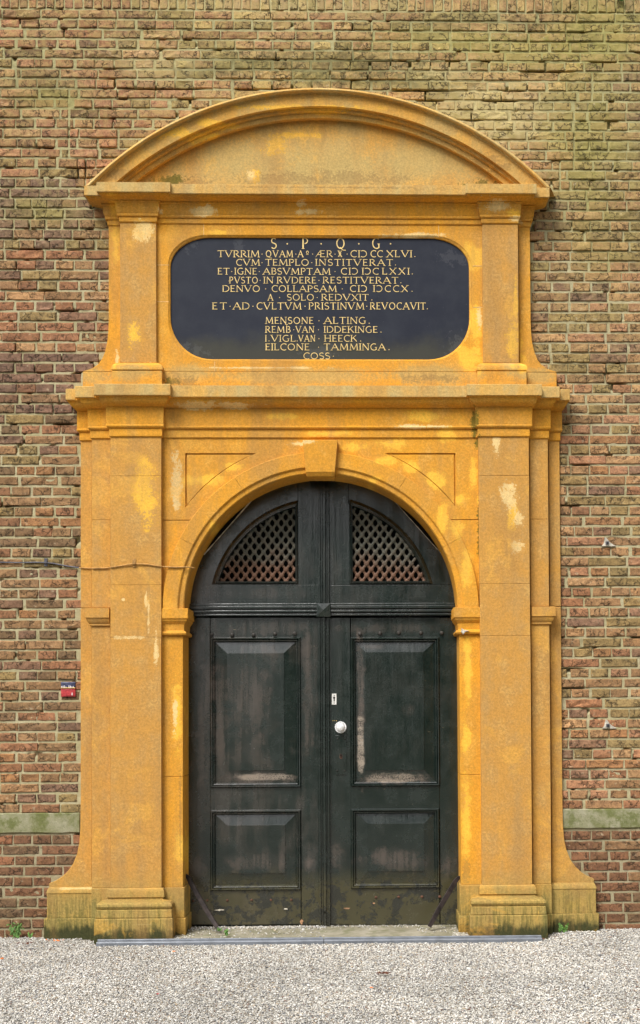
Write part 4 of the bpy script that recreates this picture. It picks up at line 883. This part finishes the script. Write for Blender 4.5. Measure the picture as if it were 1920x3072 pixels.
for i in range(14):
    a = 2*pi*i/14; v.append((e.x+(.010+jig(.003))*cos(a), .161, e.z-.004+(.019+jig(.003))*sin(a)))
mk('escutcheon', v, [tuple(range(14))], M_rustb, dr)
MB().box(e.x-.004, e.x+.004, .1585, .165, e.z-.014, e.z+.004).build('keyhole', M_black, dr)
MB().box(e.x-.0065, e.x+.0065, .158, .165, e.z+.002, e.z+.012).build('keyhole', M_black, dr)
for px in (998, 1003, 1009): bolt(dr, px, 2162, .0022, M_gold, .003, 'tack')
for px, py, w, h in [(658, 2730, 30, 6), (858, 2726, 18, 5), (905, 2765, 10, 20), (1040, 2725, 26, 5), (1122, 2710, 10, 5), (975, 2735, 6, 12)]:
    v = []; n = 12; c = P(px, py, PD)
    for i in range(n): a = 2*pi*i/n; r = random.uniform(.45, 1.1); v.append((c.x+w/800*r*cos(a), .1675 if px != 975 else .134, c.z+h/800*r*sin(a)))
    mk('bare_wood_patch', v, [tuple(range(n))], M_wht if px < 900 else simple('bare_wood_%d' % px, (.40, .22, .12, 1), .8), dl if px < 955 else dr)

# transom and fanlight
fan = thing('fanlight', (AX, .17, P(960, 1850, PD).z), 'dark green arched top panel above the door leaves with two quarter round lattice grilles', 'fanlight')
mb = MB()
for ya, yb, p_ in [(1811, 1818, PD+.045), (1818.5, 1827, PD+.052), (1827.5, 1831, PD+.040), (1831.5, 1838, PD+.050), (1838.5, 1842, PD+.032), (1842.5, 1848, PD+.040)]:
    m2 = dbox(540, 1400, ya, yb, p_); mb.add(m2.v, m2.f)
mb.build('transom_bar', M_fan, fan, bevel=.003)
a = P(950, 1830, PD+.06); b = P(991, 1830, PD+.06); z0_, z1_ = P(970, 1850, PD+.06).z, P(970, 1810, PD+.06).z
L = [[(a.x, y_, z0_), (b.x, y_, z0_), (b.x, y_, z1_), (a.x, y_, z1_)] for y_ in (.16, .102)]+[[((a.x+b.x)/2+sx*.001, .094, (z0_+z1_)/2+sz*.001) for sx, sz in ((-1, -1), (1, -1), (1, 1), (-1, 1))]]
v, f = nest(L); mk('boss', v, f, M_fan, fan)
mb = MB()
for a, b, p_ in [(955, 988, PD+.010), (957, 961, PD+.026), (963, 967, PD+.022), (969, 976, PD+.034), (978, 981, PD+.022), (983, 987, PD+.026)]: m2 = dbox(a, b, 1425, 1812, p_); mb.add(m2.v, m2.f)
mb.build('centre_post', M_fan, fan, bevel=.0015)
cD = P(964, 1829, PD); kd = (P(1300, 1829, PD).x-P(600, 1829, PD).x)/700
def sector(side, R_, xi, yb, n=18):
    """quarter sector: straight side at px xi, base at py yb, arc radius R_ px about the arch centre"""
    X_ = P(xi, 1650, PD).x; Zb = P(xi, yb, PD).z; R_ = R_*kd
    t0 = math.asin((Zb-cD.z)/R_); t1 = math.acos(abs(X_-cD.x)/R_)
    L = [(X_, Zb)]+[(cD.x+(-1 if side < 0 else 1)*R_*cos(t0+(t1-t0)*i/n), cD.z+R_*sin(t0+(t1-t0)*i/n)) for i in range(n+1)]
    return L
for side, xi, xo_, yb, Rg, mat_ in ((-1, 884, 956, 1743, 315, 0), (1, 1059, 987, 1743, 322, 0)):
    sgn = side
    S0 = sector(side, Rg+22, xi-side*11, yb+10)
    # rail
    zr, ztr = P(960, 1755, PD).z, P(960, 1812, PD).z; Ro = 440*kd
    xin = P(xo_, 1700, PD).x
    if side < 0: dbox(530, xo_, 1755, 1812, PD).build('bottom_rail', M_fan, fan, bevel=.002)
    else: dbox(xo_, 1400, 1755, 1812, PD).build('bottom_rail', M_fan, fan, bevel=.002)
    # curved field cut by the slanting top corner
    A2, B2 = ((765, 1490), (612, 1664)) if side < 0 else ((1180, 1500), (1328, 1666))
    a2, b2 = P(*A2, PD), P(*B2, PD)
    def clip(x, z):
        # push a point on the arc back to the chord line
        nx_, nz2 = (b2.z-a2.z), -(b2.x-a2.x); l = sqrt(nx_*nx_+nz2*nz2); nx_, nz2 = nx_/l, nz2/l
        d = (x-a2.x)*nx_+(z-a2.z)*nz2; dc = (cD.x-a2.x)*nx_+(cD.z-a2.z)*nz2
        if d*dc < 0:
            # move towards centre until the line
            t = d/(d-dc); return x+(cD.x-x)*t, z+(cD.z-z)*t
        return x, z
    t0 = math.asin((zr+.001-cD.z)/Ro); t1 = math.acos(abs(xin-cD.x)/Ro); arcL = []
    for i in range(41):
        t = t0+(t1-t0)*i/40; arcL.append(clip(cD.x+sgn*Ro*cos(t), cD.z+Ro*sin(t)))
    outer = [(xin, zr+.001)]+arcL
    v, f = plate([outer, S0], .17, .22); mk('arched_frame', v, f, M_fan, fan)
    # moulding round the grille
    LL = []
    for i_, p_ in ((0, PD), (2, PD+.010), (5, PD+.016), (7, PD+.006), (9, PD+.008), (11, PD-.03)):
        q = sector(side, Rg+22-i_*1.9, xi-side*(11-i_), yb+10-i_); LL.append([(x, -p_, z) for x, z in q])
    v, f = nest(LL, False); mk('grille_moulding', v, f, M_fan, fan, smooth=25)
    # corner board set back and pale strip painted as light through the gap
    v, f = plate([[(a2.x-side*.12, a2.z+.16), (b2.x+side*.12, b2.z-.16), (b2.x+side*.25, b2.z+.1), (a2.x+side*.05, a2.z+.35)]], .205, .24); mk('corner_board', v, f, M_dark, fan)
    w = .0045 if side < 0 else .0022; d = (b2-a2).normalized(); nn = Vector((-d.z, 0, d.x)); v = []
    for i in range(15):
        c = a2+(b2-a2)*(i/14); ww = w*random.uniform(.3, 1.2)
        v += [(c.x+nn.x*ww, .1685, c.z+nn.z*ww), (c.x-nn.x*ww, .1685, c.z-nn.z*ww)]
    mk('gap_light_strip', v, [(2*i, 2*i+2, 2*i+3, 2*i+1) for i in range(14)], M_wht, fan)
    for i in (6, 10) if side < 0 else ():
        pass
    # thin joint between stile and curved rail
    jx = 894 if side < 0 else 1045
    q0, q1 = P(jx, 1444, PD), P(jx, 1512, PD); MB().box(q0.x-.002, q0.x+.002, .1665, .18, q1.z, q0.z).build('stile_joint', M_dark, fan)
    # lattice
    Gs = sector(side, Rg+2, xi, yb, 40); cx_ = P(xi, 1650, PD).x; Rr = (Rg+2)*kd; Zb = P(xi, yb, PD).z
    def ins(x, z): return (x-cD.x)**2+(z-cD.z)**2 < Rr*Rr and z > Zb and (x-cx_)*side > 0
    gr = MB(); nodes = []; dx, dz = 27*kd, 35.2*kd; bars = []
    for sl_ in (1, -1):
        for k in range(-30, 31):
            # line: z = Zb + sl*(x-cx)*dz/dx + k*dz
            pts = []
            for i in range(0, 700):
                x = cx_+side*i*.001; z = Zb+sl_*(x-cx_)*dz/dx+k*dz
                if ins(x, z): pts.append((x, z))
            if len(pts) > 6: bars.append((sl_, pts[0], pts[-1]))
    for i in range(0, 60):
        for j in range(0, 40):
            x = cx_+side*i*dx/2; z = Zb+j*dz/2
            if (i+j) % 2 == 0 and ins(x+side*.0001, z+.0001): nodes.append((x, z))
    for x, z in nodes:
        n = 8; r = .0195; v = [(x+r*cos(2*pi*i/n), .190, z+r*sin(2*pi*i/n)) for i in range(n)]+[(x+r*.5*cos(2*pi*i/n), .1845, z+r*.5*sin(2*pi*i/n)) for i in range(n)]
        gr.add(v, [(i, (i+1) % n, n+(i+1) % n, n+i) for i in range(n)]+[tuple(range(n, 2*n))])
    g = gr.build('grille', M_iron, fan)
    for sl_, a, b in bars:
        d = Vector((b[0]-a[0], b[1]-a[1])).normalized(); w = .0095; nx_, nz2 = -d.y*w, d.x*w; y0_ = .188 if sl_ > 0 else .1915
        v = [(a[0]+nx_, y0_+.004, a[1]+nz2), (a[0]-nx_, y0_+.004, a[1]-nz2), (a[0], y0_, a[1]), (b[0]+nx_, y0_+.004, b[1]+nz2), (b[0]-nx_, y0_+.004, b[1]-nz2), (b[0], y0_, b[1])]
        me = bpy.data.meshes.new('grille_bar'); me.from_pydata(v, [], [(0, 3, 5, 2), (2, 5, 4, 1), (0, 1, 4, 3)]); me.materials.append(M_iron)
        o = bpy.data.objects.new('grille_bar', me); COL.objects.link(o); o.parent = g
# dark interior behind the door
o = MB().box(AX-1.15, AX+1.15, .45, .9, ZG-.1, AZc+1.2).build('interior', M_black); o['kind'] = 'structure'
mb = MB(); mb.box(AX-1.3, AX-1.14, .30, .9, ZG-.1, AZc+1.3); mb.box(AX+1.14, AX+1.3, .30, .9, ZG-.1, AZc+1.3); mb.box(AX-1.139, AX+1.139, .301, .9, AZc+1.201, AZc+1.3)
o = mb.build('interior_wall', M_black); o['kind'] = 'structure'

# ------------------------------------------------------------------ threshold and rail
v = []; n = 30; xa_, xb_ = P(528, 2800, .1).x, P(1392, 2800, .1).x
zs = P(960, 2778, PD).z
for i in range(n+1):
    x = xa_+(xb_-xa_)*i/n
    for yy, zz in ((.25, zs), (-.05, zs-.002+jig(.002)), (-.24+jig(.006), zs-.006+jig(.002)), (-.285+jig(.008), zs-.018), (-.295, ZG-.05)): v.append((x, yy, zz))
f = [(i*5+j, i*5+j+1, (i+1)*5+j+1, (i+1)*5+j) for i in range(n) for j in range(4)]+[tuple(range(5)), tuple(reversed(range(n*5, n*5+5)))]
o = mk('threshold_slab', v, [tuple(reversed(g)) for g in f], M_thr, smooth=30); tag(o, 'worn greenish stone doorstep slab under the double door', 'doorstep')
zr = P(960, 2813, .33).z
for xa, xb, lab in ((291, 970.5, 'longer left length of grey metal drain rail along the doorstep, starting at the left plinth'), (972.5, 1625, 'right length of grey metal drain rail, ending at the right plinth')):
    a, b = P(xa, 2815, .34).x, P(xb, 2815, .34).x
    pf_ = [(-.300, ZG-.05), (-.300, zr-.004), (-.303, zr), (-.322, zr), (-.325, zr-.004), (-.325, zr-.014), (-.352, zr-.016), (-.355, zr-.012), (-.366, zr-.012), (-.369, zr-.018), (-.369, ZG-.05)]
    v = [(a, y_, z_) for y_, z_ in pf_]+[(b, y_, z_) for y_, z_ in pf_]; m_ = len(pf_)
    o = mk('drain_rail', v, [(i, i+1, m_+i+1, m_+i) for i in range(m_-1)]+[tuple(reversed(range(m_))), tuple(range(m_, 2*m_))], M_alu, bevel=.001)
    tag(o, lab, 'metal rail', 'metal rail lengths in front of the doorstep')

# iron bars leaning from the jambs to the step
def bar(pts, ws, label):
    v = []; f = []
    for i, (q, w) in enumerate(zip(pts, ws)):
        q = Vector(q); t = (Vector(pts[min(i+1, len(pts)-1)])-Vector(pts[max(i-1, 0)])).normalized(); s = t.cross(Vector((0, 1, 0))).normalized()
        for a, b in ((1, 1), (-1, 1), (-1, -1), (1, -1)): v.append(q+s*a*w/2+Vector((0, b*.012, 0)))
    n = len(pts)
    f = [(4*i+j, 4*i+(j+1) % 4, 4*i+4+(j+1) % 4, 4*i+4+j) for i in range(n-1) for j in range(4)]+[(3, 2, 1, 0), (4*n-4, 4*n-3, 4*n-2, 4*n-1)]
    o = mk('prop_bar', v, f, M_rust, bevel=.002); tag(o, label, 'iron bar', 'iron bars propped against the door')
bar([P(557, 2624, -.02), P(565, 2632, -.015), P(572, 2648, -.01), P(600, 2696, .02), P(630, 2748, .06), P(652, 2782, .10)], [.016, .032, .036, .034, .034, .030], 'rusty iron bar slanting down from the left jamb across the bottom of the door')
bar([P(1384, 2630, -.02), P(1375, 2634, -.015), P(1366, 2644, -.01), P(1350, 2672, .01), P(1318, 2725, .05), P(1288, 2780, .10)], [.016, .028, .034, .036, .036, .030], 'rusty iron bar with bent top slanting down from the right jamb')

# ------------------------------------------------------------------ small things on the wall
def ocable(pts, mat, parent=None, nm='cable'):
    v, f = tube(pts, .0048, 8); return mk(nm, v, f, mat, parent, smooth=60)
g1 = [P(-330, 1690, .012), P(0, 1687, .012), P(60, 1688, .012), P(105, 1687, .014), P(138, 1687.5, .016), P(165, 1691, .014), P(200, 1698, .012), P(228, 1702, .014), P(238, 1703, .03)]
cab = ocable(g1, M_cab); tag(cab, 'thin cable clipped across the brickwork and left pilaster, painted ochre on the stone', 'cable')
g2 = [P(238, 1703, .03), P(243, 1703.5, .038), P(272, 1705, .038), P(276, 1705, .11), P(280, 1705, .118), P(310, 1704.5, .118), P(326, 1703, .118), P(329, 1703, .17), P(335, 1702, .188), P(365, 1697, .188), P(403, 1690.5, .192), P(440, 1693, .188), P(480, 1699, .188), P(488, 1700, .17), P(494, 1700, .175), P(520, 1702, .173), P(560, 1701, .173), P(578, 1703, .165), P(584, 1705, .14)]
ocable(g2, M_cabo, nm='painted_cable').parent = cab
for px, py, p, mt in ((138, 1687, .006, M_cab), (403, 1690, .182, M_cabo)):
    q = P(px, py, p); mb = MB(); mb.box(q.x-.012, q.x+.012, -p-.004, -p+.006, q.z-.030, q.z+.030); mb.box(q.x-.011, q.x+.011, -p-.020, -p-.0045, q.z-.010, q.z+.008)
    mb.build('cable_clip', mt, None, bevel=.002).parent = cab
q0, q1 = P(183, 2046, .012), P(226, 2090, .012); zm = P(205, 2063, .012).z
tile = thing('ceramic_tile', (q0.x, 0, q1.z), 'small square glazed tile, blue above red, fixed to bricks left of the portal', 'tile')
def rough_tile(x0, x1, z0, z1, y0, nm, mat, amp):
    n = 8; v = []; f = []
    for j in range(n+1):
        for i in range(n+1): e_ = i in (0, n) or j in (0, n); v.append((x0+(x1-x0)*i/n, y0+(.006 if e_ else jig(amp)), z0+(z1-z0)*j/n))
    f = [(j*(n+1)+i, j*(n+1)+i+1, (j+1)*(n+1)+i+1, (j+1)*(n+1)+i) for j in range(n) for i in range(n)]
    b_ = len(v); v += [(x0, .0, z0), (x1, .0, z0), (x1, .0, z1), (x0, .0, z1)]; c_ = [0, n, (n+1)**2-1, n*(n+1)]
    f += [(b_, b_+1, c_[1], c_[0]), (b_+1, b_+2, c_[2], c_[1]), (b_+2, b_+3, c_[3], c_[2]), (b_+3, b_, c_[0], c_[3])]
    return mk(nm, v, f, mat, tile, smooth=50)
rough_tile(q0.x, q1.x, q1.z, zm-.001, -.018, 'red_glaze', simple('red_glaze', (.42, .05, .055, 1), .3, 0, 60, .3, .001), .002)
rough_tile(q0.x, q1.x, zm+.001, q0.z, -.018, 'blue_glaze', simple('blue_glaze', (.055, .06, .11, 1), .3, 0, 60, .4, .001), .0015)
mw = simple('white_glaze', (.75, .68, .68, 1), .4); my = simple('yellow_line', (.75, .52, .15, 1), .4)
MB().box(q0.x+.001, q1.x-.001, -.0235, -.015, zm-.004, zm+.002).build('yellow_stripe', my, tile)
for i in range(9):
    x = q0.x+.004+i*(q1.x-q0.x-.014)/8.6
    if i in (4,): continue
    h = random.uniform(.008, .018); v = [(x, -.025, zm), (x+.007, -.025, zm), (x+.005, -.025, zm+h), (x+.002, -.025, zm+h)]; v += [(a, -.016, c_) for a, b, c_ in v]
    mk('white_figure', v, [(0, 1, 2, 3), (0, 4, 5, 1), (1, 5, 6, 2), (2, 6, 7, 3), (3, 7, 4, 0)], mw, tile)
MB().box(q1.x-.024, q1.x-.019, -.024, -.015, q1.z+.010, q1.z+.030).build('white_figure', mw, tile)
M_patch = simple('pale_mortar_patch', (.50, .46, .38, 1), .9)
for px, py, lab in ((1820, 1630, 'upper of two square bolt heads in a pale triangular mortar patch on the right wall'), (1822, 2176, 'lower of two square bolt heads in a pale triangular mortar patch on the right wall')):
    q = P(px, py, 0); an = thing('wall_anchor', (q.x, 0, q.z), lab, 'wall bolt', 'bolts in mortar patches on the right wall')
    pts = [(-16, 9), (-10, 2), (-8, -8), (-5, -18), (0, -14), (6, -5), (12, 0), (20, 5), (27, 9), (10, 10), (-4, 9)]
    L = [(q.x+a/400, q.z-b/400) for a, b in pts]
    v, f = plate([L], -.017, .02); mk('mortar_patch', v, f, M_patch, an, bevel=.002)
    MB().box(q.x-.012, q.x+.012, -.030, -.005, q.z-.012, q.z+.012).build('bolt_head', M_cab, an, bevel=.002)
    MB().box(q.x-.006, q.x+.006, -.034, -.028, q.z-.006, q.z+.006).build('bolt_end', M_bolt, an, bevel=.001)
# broken bit of the right impost
q = P(1388, 1893, .16); L = [(q.x-.012, q.z+.022), (q.x-.008, q.z+.006), (q.x-.016, q.z-.002), (q.x+.004, q.z-.026), (q.x+.022, q.z-.004), (q.x+.05, q.z+.0), (q.x+.01, q.z+.008)]
v, f = plate([L], -.171, -.14); mk('broken_arris', v, f, M_patch, portal, bevel=.002)

# ------------------------------------------------------------------ ground
def hgt(x, y):
    """gravel surface: slightly banked against the wall beside the rail"""
    r = 0.0
    d = -y
    if x > 1.55: r += .030*min(1, (x-1.55)/.3)*max(0, 1-d/1.1)
    if x < -1.75: r += .010*max(0, 1-d/.8)
    return ZG+r-.006+.006*mnoise.noise((x*1.3, y*1.3, 0))
v = []; nx, ny = 60, 40
gx = np.linspace(-9, 9, nx+1); gy = np.concatenate([np.linspace(.3, -4.2, ny-4), np.array([-5, -6, -6.8, -7.2, -7.4])])
for yy in gy:
    for xx in gx: v.append((xx, yy, hgt(xx, yy)-.006))
f = [(j*(nx+1)+i, (j+1)*(nx+1)+i, (j+1)*(nx+1)+i+1, j*(nx+1)+i+1) for j in range(ny) for i in range(nx)]
o = mk('gravel_path', v, f, M_bed, smooth=60); o['kind'] = 'structure'
o = mk('ground', [(-300, 300, ZG-.06), (300, 300, ZG-.06), (300, -300, ZG-.06), (-300, -300, ZG-.06)], [(3, 2, 1, 0)], M_lawn); o['kind'] = 'structure'
# loose pebbles
def pebbles(name, pts, sizes, sub=1):
    me = bpy.data.meshes.new(name); me.vertices.add(len(pts)); me.vertices.foreach_set('co', np.asarray(pts, dtype=np.float32).ravel())
    at = me.attributes.new('size', 'FLOAT', 'POINT'); at.data.foreach_set('value', np.asarray(sizes, dtype=np.float32))
    o = bpy.data.objects.new(name, me); COL.objects.link(o)
    g = bpy.data.node_groups.new(name, 'GeometryNodeTree'); g.interface.new_socket('Geometry', in_out='INPUT', socket_type='NodeSocketGeometry'); g.interface.new_socket('Geometry', in_out='OUTPUT', socket_type='NodeSocketGeometry')
    N = g.nodes.new; gi, go = N('NodeGroupInput'), N('NodeGroupOutput'); ins_ = N('GeometryNodeInstanceOnPoints'); ico = N('GeometryNodeMeshIcoSphere'); ico.inputs['Subdivisions'].default_value = 2; ico.inputs['Radius'].default_value = 1
    sp = N('GeometryNodeSetPosition'); no = N('ShaderNodeTexNoise'); no.inputs['Scale'].default_value = .9; sb = N('ShaderNodeVectorMath'); sb.operation = 'SUBTRACT'; sb.inputs[1].default_value = (.5, .5, .5); scn = N('ShaderNodeVectorMath'); scn.operation = 'SCALE'; scn.inputs['Scale'].default_value = .7
    sm = N('GeometryNodeSetMaterial'); sm.inputs['Material'].default_value = M_peb
    rr = N('FunctionNodeRandomValue'); rr.data_type = 'FLOAT_VECTOR'; rr.inputs[0].default_value = (-.5, -.5, 0); rr.inputs[1].default_value = (.5, .5, 6.28)
    rs = N('FunctionNodeRandomValue'); rs.data_type = 'FLOAT_VECTOR'; rs.inputs[0].default_value = (.8, .6, .45); rs.inputs[1].default_value = (1.35, 1.0, .75); rs.inputs['Seed'].default_value = 3
    na = N('GeometryNodeInputNamedAttribute'); na.data_type = 'FLOAT'; na.inputs['Name'].default_value = 'size'; vm = N('ShaderNodeVectorMath'); vm.operation = 'SCALE'
    l = g.links.new
    l(no.outputs[1], sb.inputs[0]); l(sb.outputs[0], scn.inputs[0]); l(ico.outputs[0], sp.inputs['Geometry']); l(scn.outputs[0], sp.inputs['Offset']); l(sp.outputs[0], sm.inputs[0]); l(sm.outputs[0], ins_.inputs['Instance'])
    l(gi.outputs[0], ins_.inputs['Points']); l(rr.outputs[0], ins_.inputs['Rotation']); l(rs.outputs[0], vm.inputs[0]); l(na.outputs[0], vm.inputs['Scale']); l(vm.outputs[0], ins_.inputs['Scale']); l(ins_.outputs[0], go.inputs[0])
    md = o.modifiers.new('pebbles', 'NODES'); md.node_group = g
    o['kind'] = 'stuff'; return o
pts = []; szs = []
N_ = 235000
xs = rng.uniform(-3.3, 3.5, N_); ys = rng.uniform(-3.35, -.02, N_)
pxl = P(131, 2780, .09).x; pxr = mx(pxl); xr0, xr1 = P(291, 2815, .34).x, P(1625, 2815, .34).x
for x, y_ in zip(xs, ys):
    if -.09 < y_ and pxl < x < pxr: continue
    if -.305 < y_ and XC-1.64 < x < XC+1.64: continue
    if -.372 < y_ < -.295 and xr0 < x < xr1: continue
    s = .0041*math.exp(rng.normal(0, .28)); pts.append((x, y_, hgt(x, y_)+rng.uniform(-.004, .003))); szs.append(s)
for _ in range(2600):    # drifted onto the doorstep, against the door and into its corners
    u = rng.random(); x = XC+rng.uniform(-1.03, 1.03)
    if x > XC+.02 and u > .18: continue
    y_ = .165-abs(rng.normal(0, .055)) if u < .8 else -.28+rng.uniform(0, .4)
    if x > XC+.7 and u < .2: y_ = rng.uniform(-.25, .15)
    pts.append((x, y_, zs+rng.uniform(-.002, .006)-(.01 if y_ < -.2 else 0))); szs.append(.0046*math.exp(rng.normal(0, .25)))
for s in (-1, 1):
    for _ in range(500): pts.append((XC+s*rng.uniform(.95, 1.07), -rng.uniform(0, .29), zs-.01+rng.uniform(-.006, .004))); szs.append(.0046*math.exp(rng.normal(0, .25)))
o = pebbles('gravel', pts, szs)

# weeds, leaves, litter
def blade(mb, base, d, L, w, droop=.4):
    d = Vector(d).normalized(); s = d.cross(Vector((0, -.8, .6))).normalized()*w; q = Vector(base); v = []
    for t in (0, .35, .7, 1): c = q+d*L*t-Vector((0, 0, droop*L*t*t)); k = (.35, 1, .8, .08)[int(t*3+.01)]; v += [c+s*k, c-s*k]
    mb.add(v, [(0, 1, 3, 2), (2, 3, 5, 4), (4, 5, 7, 6)])
def weed(base, h, n, label, w=.0042, spread=.5, col=M_leaf):
    t = thing('weed', base, label, 'weed'); b = Vector(base)
    for i in range(n):
        a = random.uniform(0, 2*pi); d = Vector((cos(a)*spread, -abs(sin(a))*spread*.6, 1)).normalized(); L = h*random.uniform(.5, 1)
        mb = MB(); v, f = tube([b, b+d*L*.5, b+d*L], [.0015, .0012, .0008], 4); mb.add(v, f); st_ = mb.build('stem', col, t)
        mb = MB()
        for j in range(7):
            tt = .3+.7*j/6; aa = random.uniform(0, 2*pi); blade(mb, b+d*L*tt, (cos(aa), -.5, sin(aa)*.8+.2), h*.20*random.uniform(.6, 1.2), w)
        o = mb.build('leaves', col, t); o['kind'] = 'stuff'
weed(Vector((P(48, 2800, .04).x, -.04, ZG)), .13, 16, 'small feathery green weed at the foot of the brick wall, far left corner')
weed(Vector((P(92, 2800, .05).x, -.05, ZG+.002)), .045, 3, 'tiny broad leaved seedling on the gravel just left of the left plinth', .010)
weed(Vector((P(1692, 2800, .12).x, -.12, ZG+.02)), .09, 4, 'small seedling growing in front of the green stained right outer plinth', .010)
weed(Vector((P(1680, 2800, .14).x, -.15, ZG+.025)), .035, 3, 'flat pale leaf rosette at the foot of the right outer plinth', .010)
weed(P(658, 2792, .12), .03, 3, 'light green broad leaved seedling on the doorstep beside the left iron bar', .012, .9)
weed(P(680, 2808, .25), .055, 3, 'darker seedling at the front edge of the doorstep, left of centre', .010, .3)
weed(P(1865, 4, .02), .06, 8, 'trailing green plant at the top right corner of the brick wall', .012, 1.2)
def dead(px, py, n, sp, label, mat, cat='dead leaf', L=.02, w=.004, p=None):
    c = PG(px, py, ZG+.008) if p is None else P(px, py, p); mb = MB()
    for i in range(n):
        q = c+Vector((random.gauss(0, sp), random.gauss(0, sp*.5), .002+random.random()*.004)); a = random.uniform(0, 2*pi)
        blade(mb, q, (cos(a), sin(a), .25), L*random.uniform(.6, 1.4), w, .2)
    o = mb.build('dead_leaves' if n > 2 else 'dead_leaf', mat); tag(o, label, cat)
dead(1152, 2921, 40, .022, 'dark brown clump of dead leaves on the gravel right of centre', M_moist, 'leaf litter')
dead(1880, 2800, 60, .05, 'reddish brown leaf litter heaped at the foot of the right brick wall', M_moist, 'leaf litter')
dead(1610, 2815, 14, .05, 'brown twigs and leaves lying at the right end of the metal rail', M_moist, 'leaf litter')
dead(465, 2986, 2, .012, 'small pink red leaf on the gravel at the lower left', simple('pink_leaf', (.45, .05, .06, 1), .6), L=.03)
dead(1108, 2964, 1, .001, 'small bright orange leaf on the gravel below centre', M_org, L=.025)
dead(10, 2876, 1, .001, 'orange leaf on the gravel at the left edge', M_org, L=.025, w=.007)
dead(165, 2822, 8, .03, 'brown and orange leaves below the left outer plinth', M_org, 'leaf litter')
dead(515, 2857, 1, .001, 'small yellow orange leaf on the gravel under the left pilaster', M_org, L=.025)
dead(1415, 3028, 3, .015, 'dark leaf fragments on the gravel near the bottom right', M_moist)
dead(85, 2830, 14, .05, 'brown leaf scraps at the foot of the left brick wall', M_moist, 'leaf litter')
dead(1905, 3032, 2, .01, 'reddish leaf fragment at the bottom right edge', M_moist)

# ------------------------------------------------------------------ trees across the yard (unseen but for reflections; made tall to darken the gloss paint)
mb = MB(); random.seed(5); V_ = []; F_ = []
for i in range(14000):
    cl_ = random.choice([(2, -22, 5, 3.4), (6, -24, 6, 4), (10, -22, 5.5, 4), (0.2, -26, 3.5, 2.2), (-14, -24, 6, 4.5), (-9.5, -25, 3.2, 2), (14, -18, 6, 5), (-19, -18, 6, 5)])
    d = Vector((random.gauss(0, 1), random.gauss(0, 1), random.gauss(0, 1))).normalized()*random.random()**.4
    c = Vector((cl_[0]+d.x*cl_[3], cl_[1]+d.y*cl_[3]*.7, max(.2, cl_[2]*1.5+d.z*cl_[3]*1.9))); e_ = Euler((random.random()*6, random.random()*6, random.random()*6)).to_matrix(); s = random.uniform(.18, .42)
    n = len(V_); V_ += [c+e_@Vector((a*s, b*s, 0)) for a, b in ((-1, -.6), (1, -.6), (1, .6), (-1, .6))]; F_.append((n, n+1, n+2, n+3))
o = mk('unseen_tree_belt', V_, F_, M_tree); o['kind'] = 'stuff'
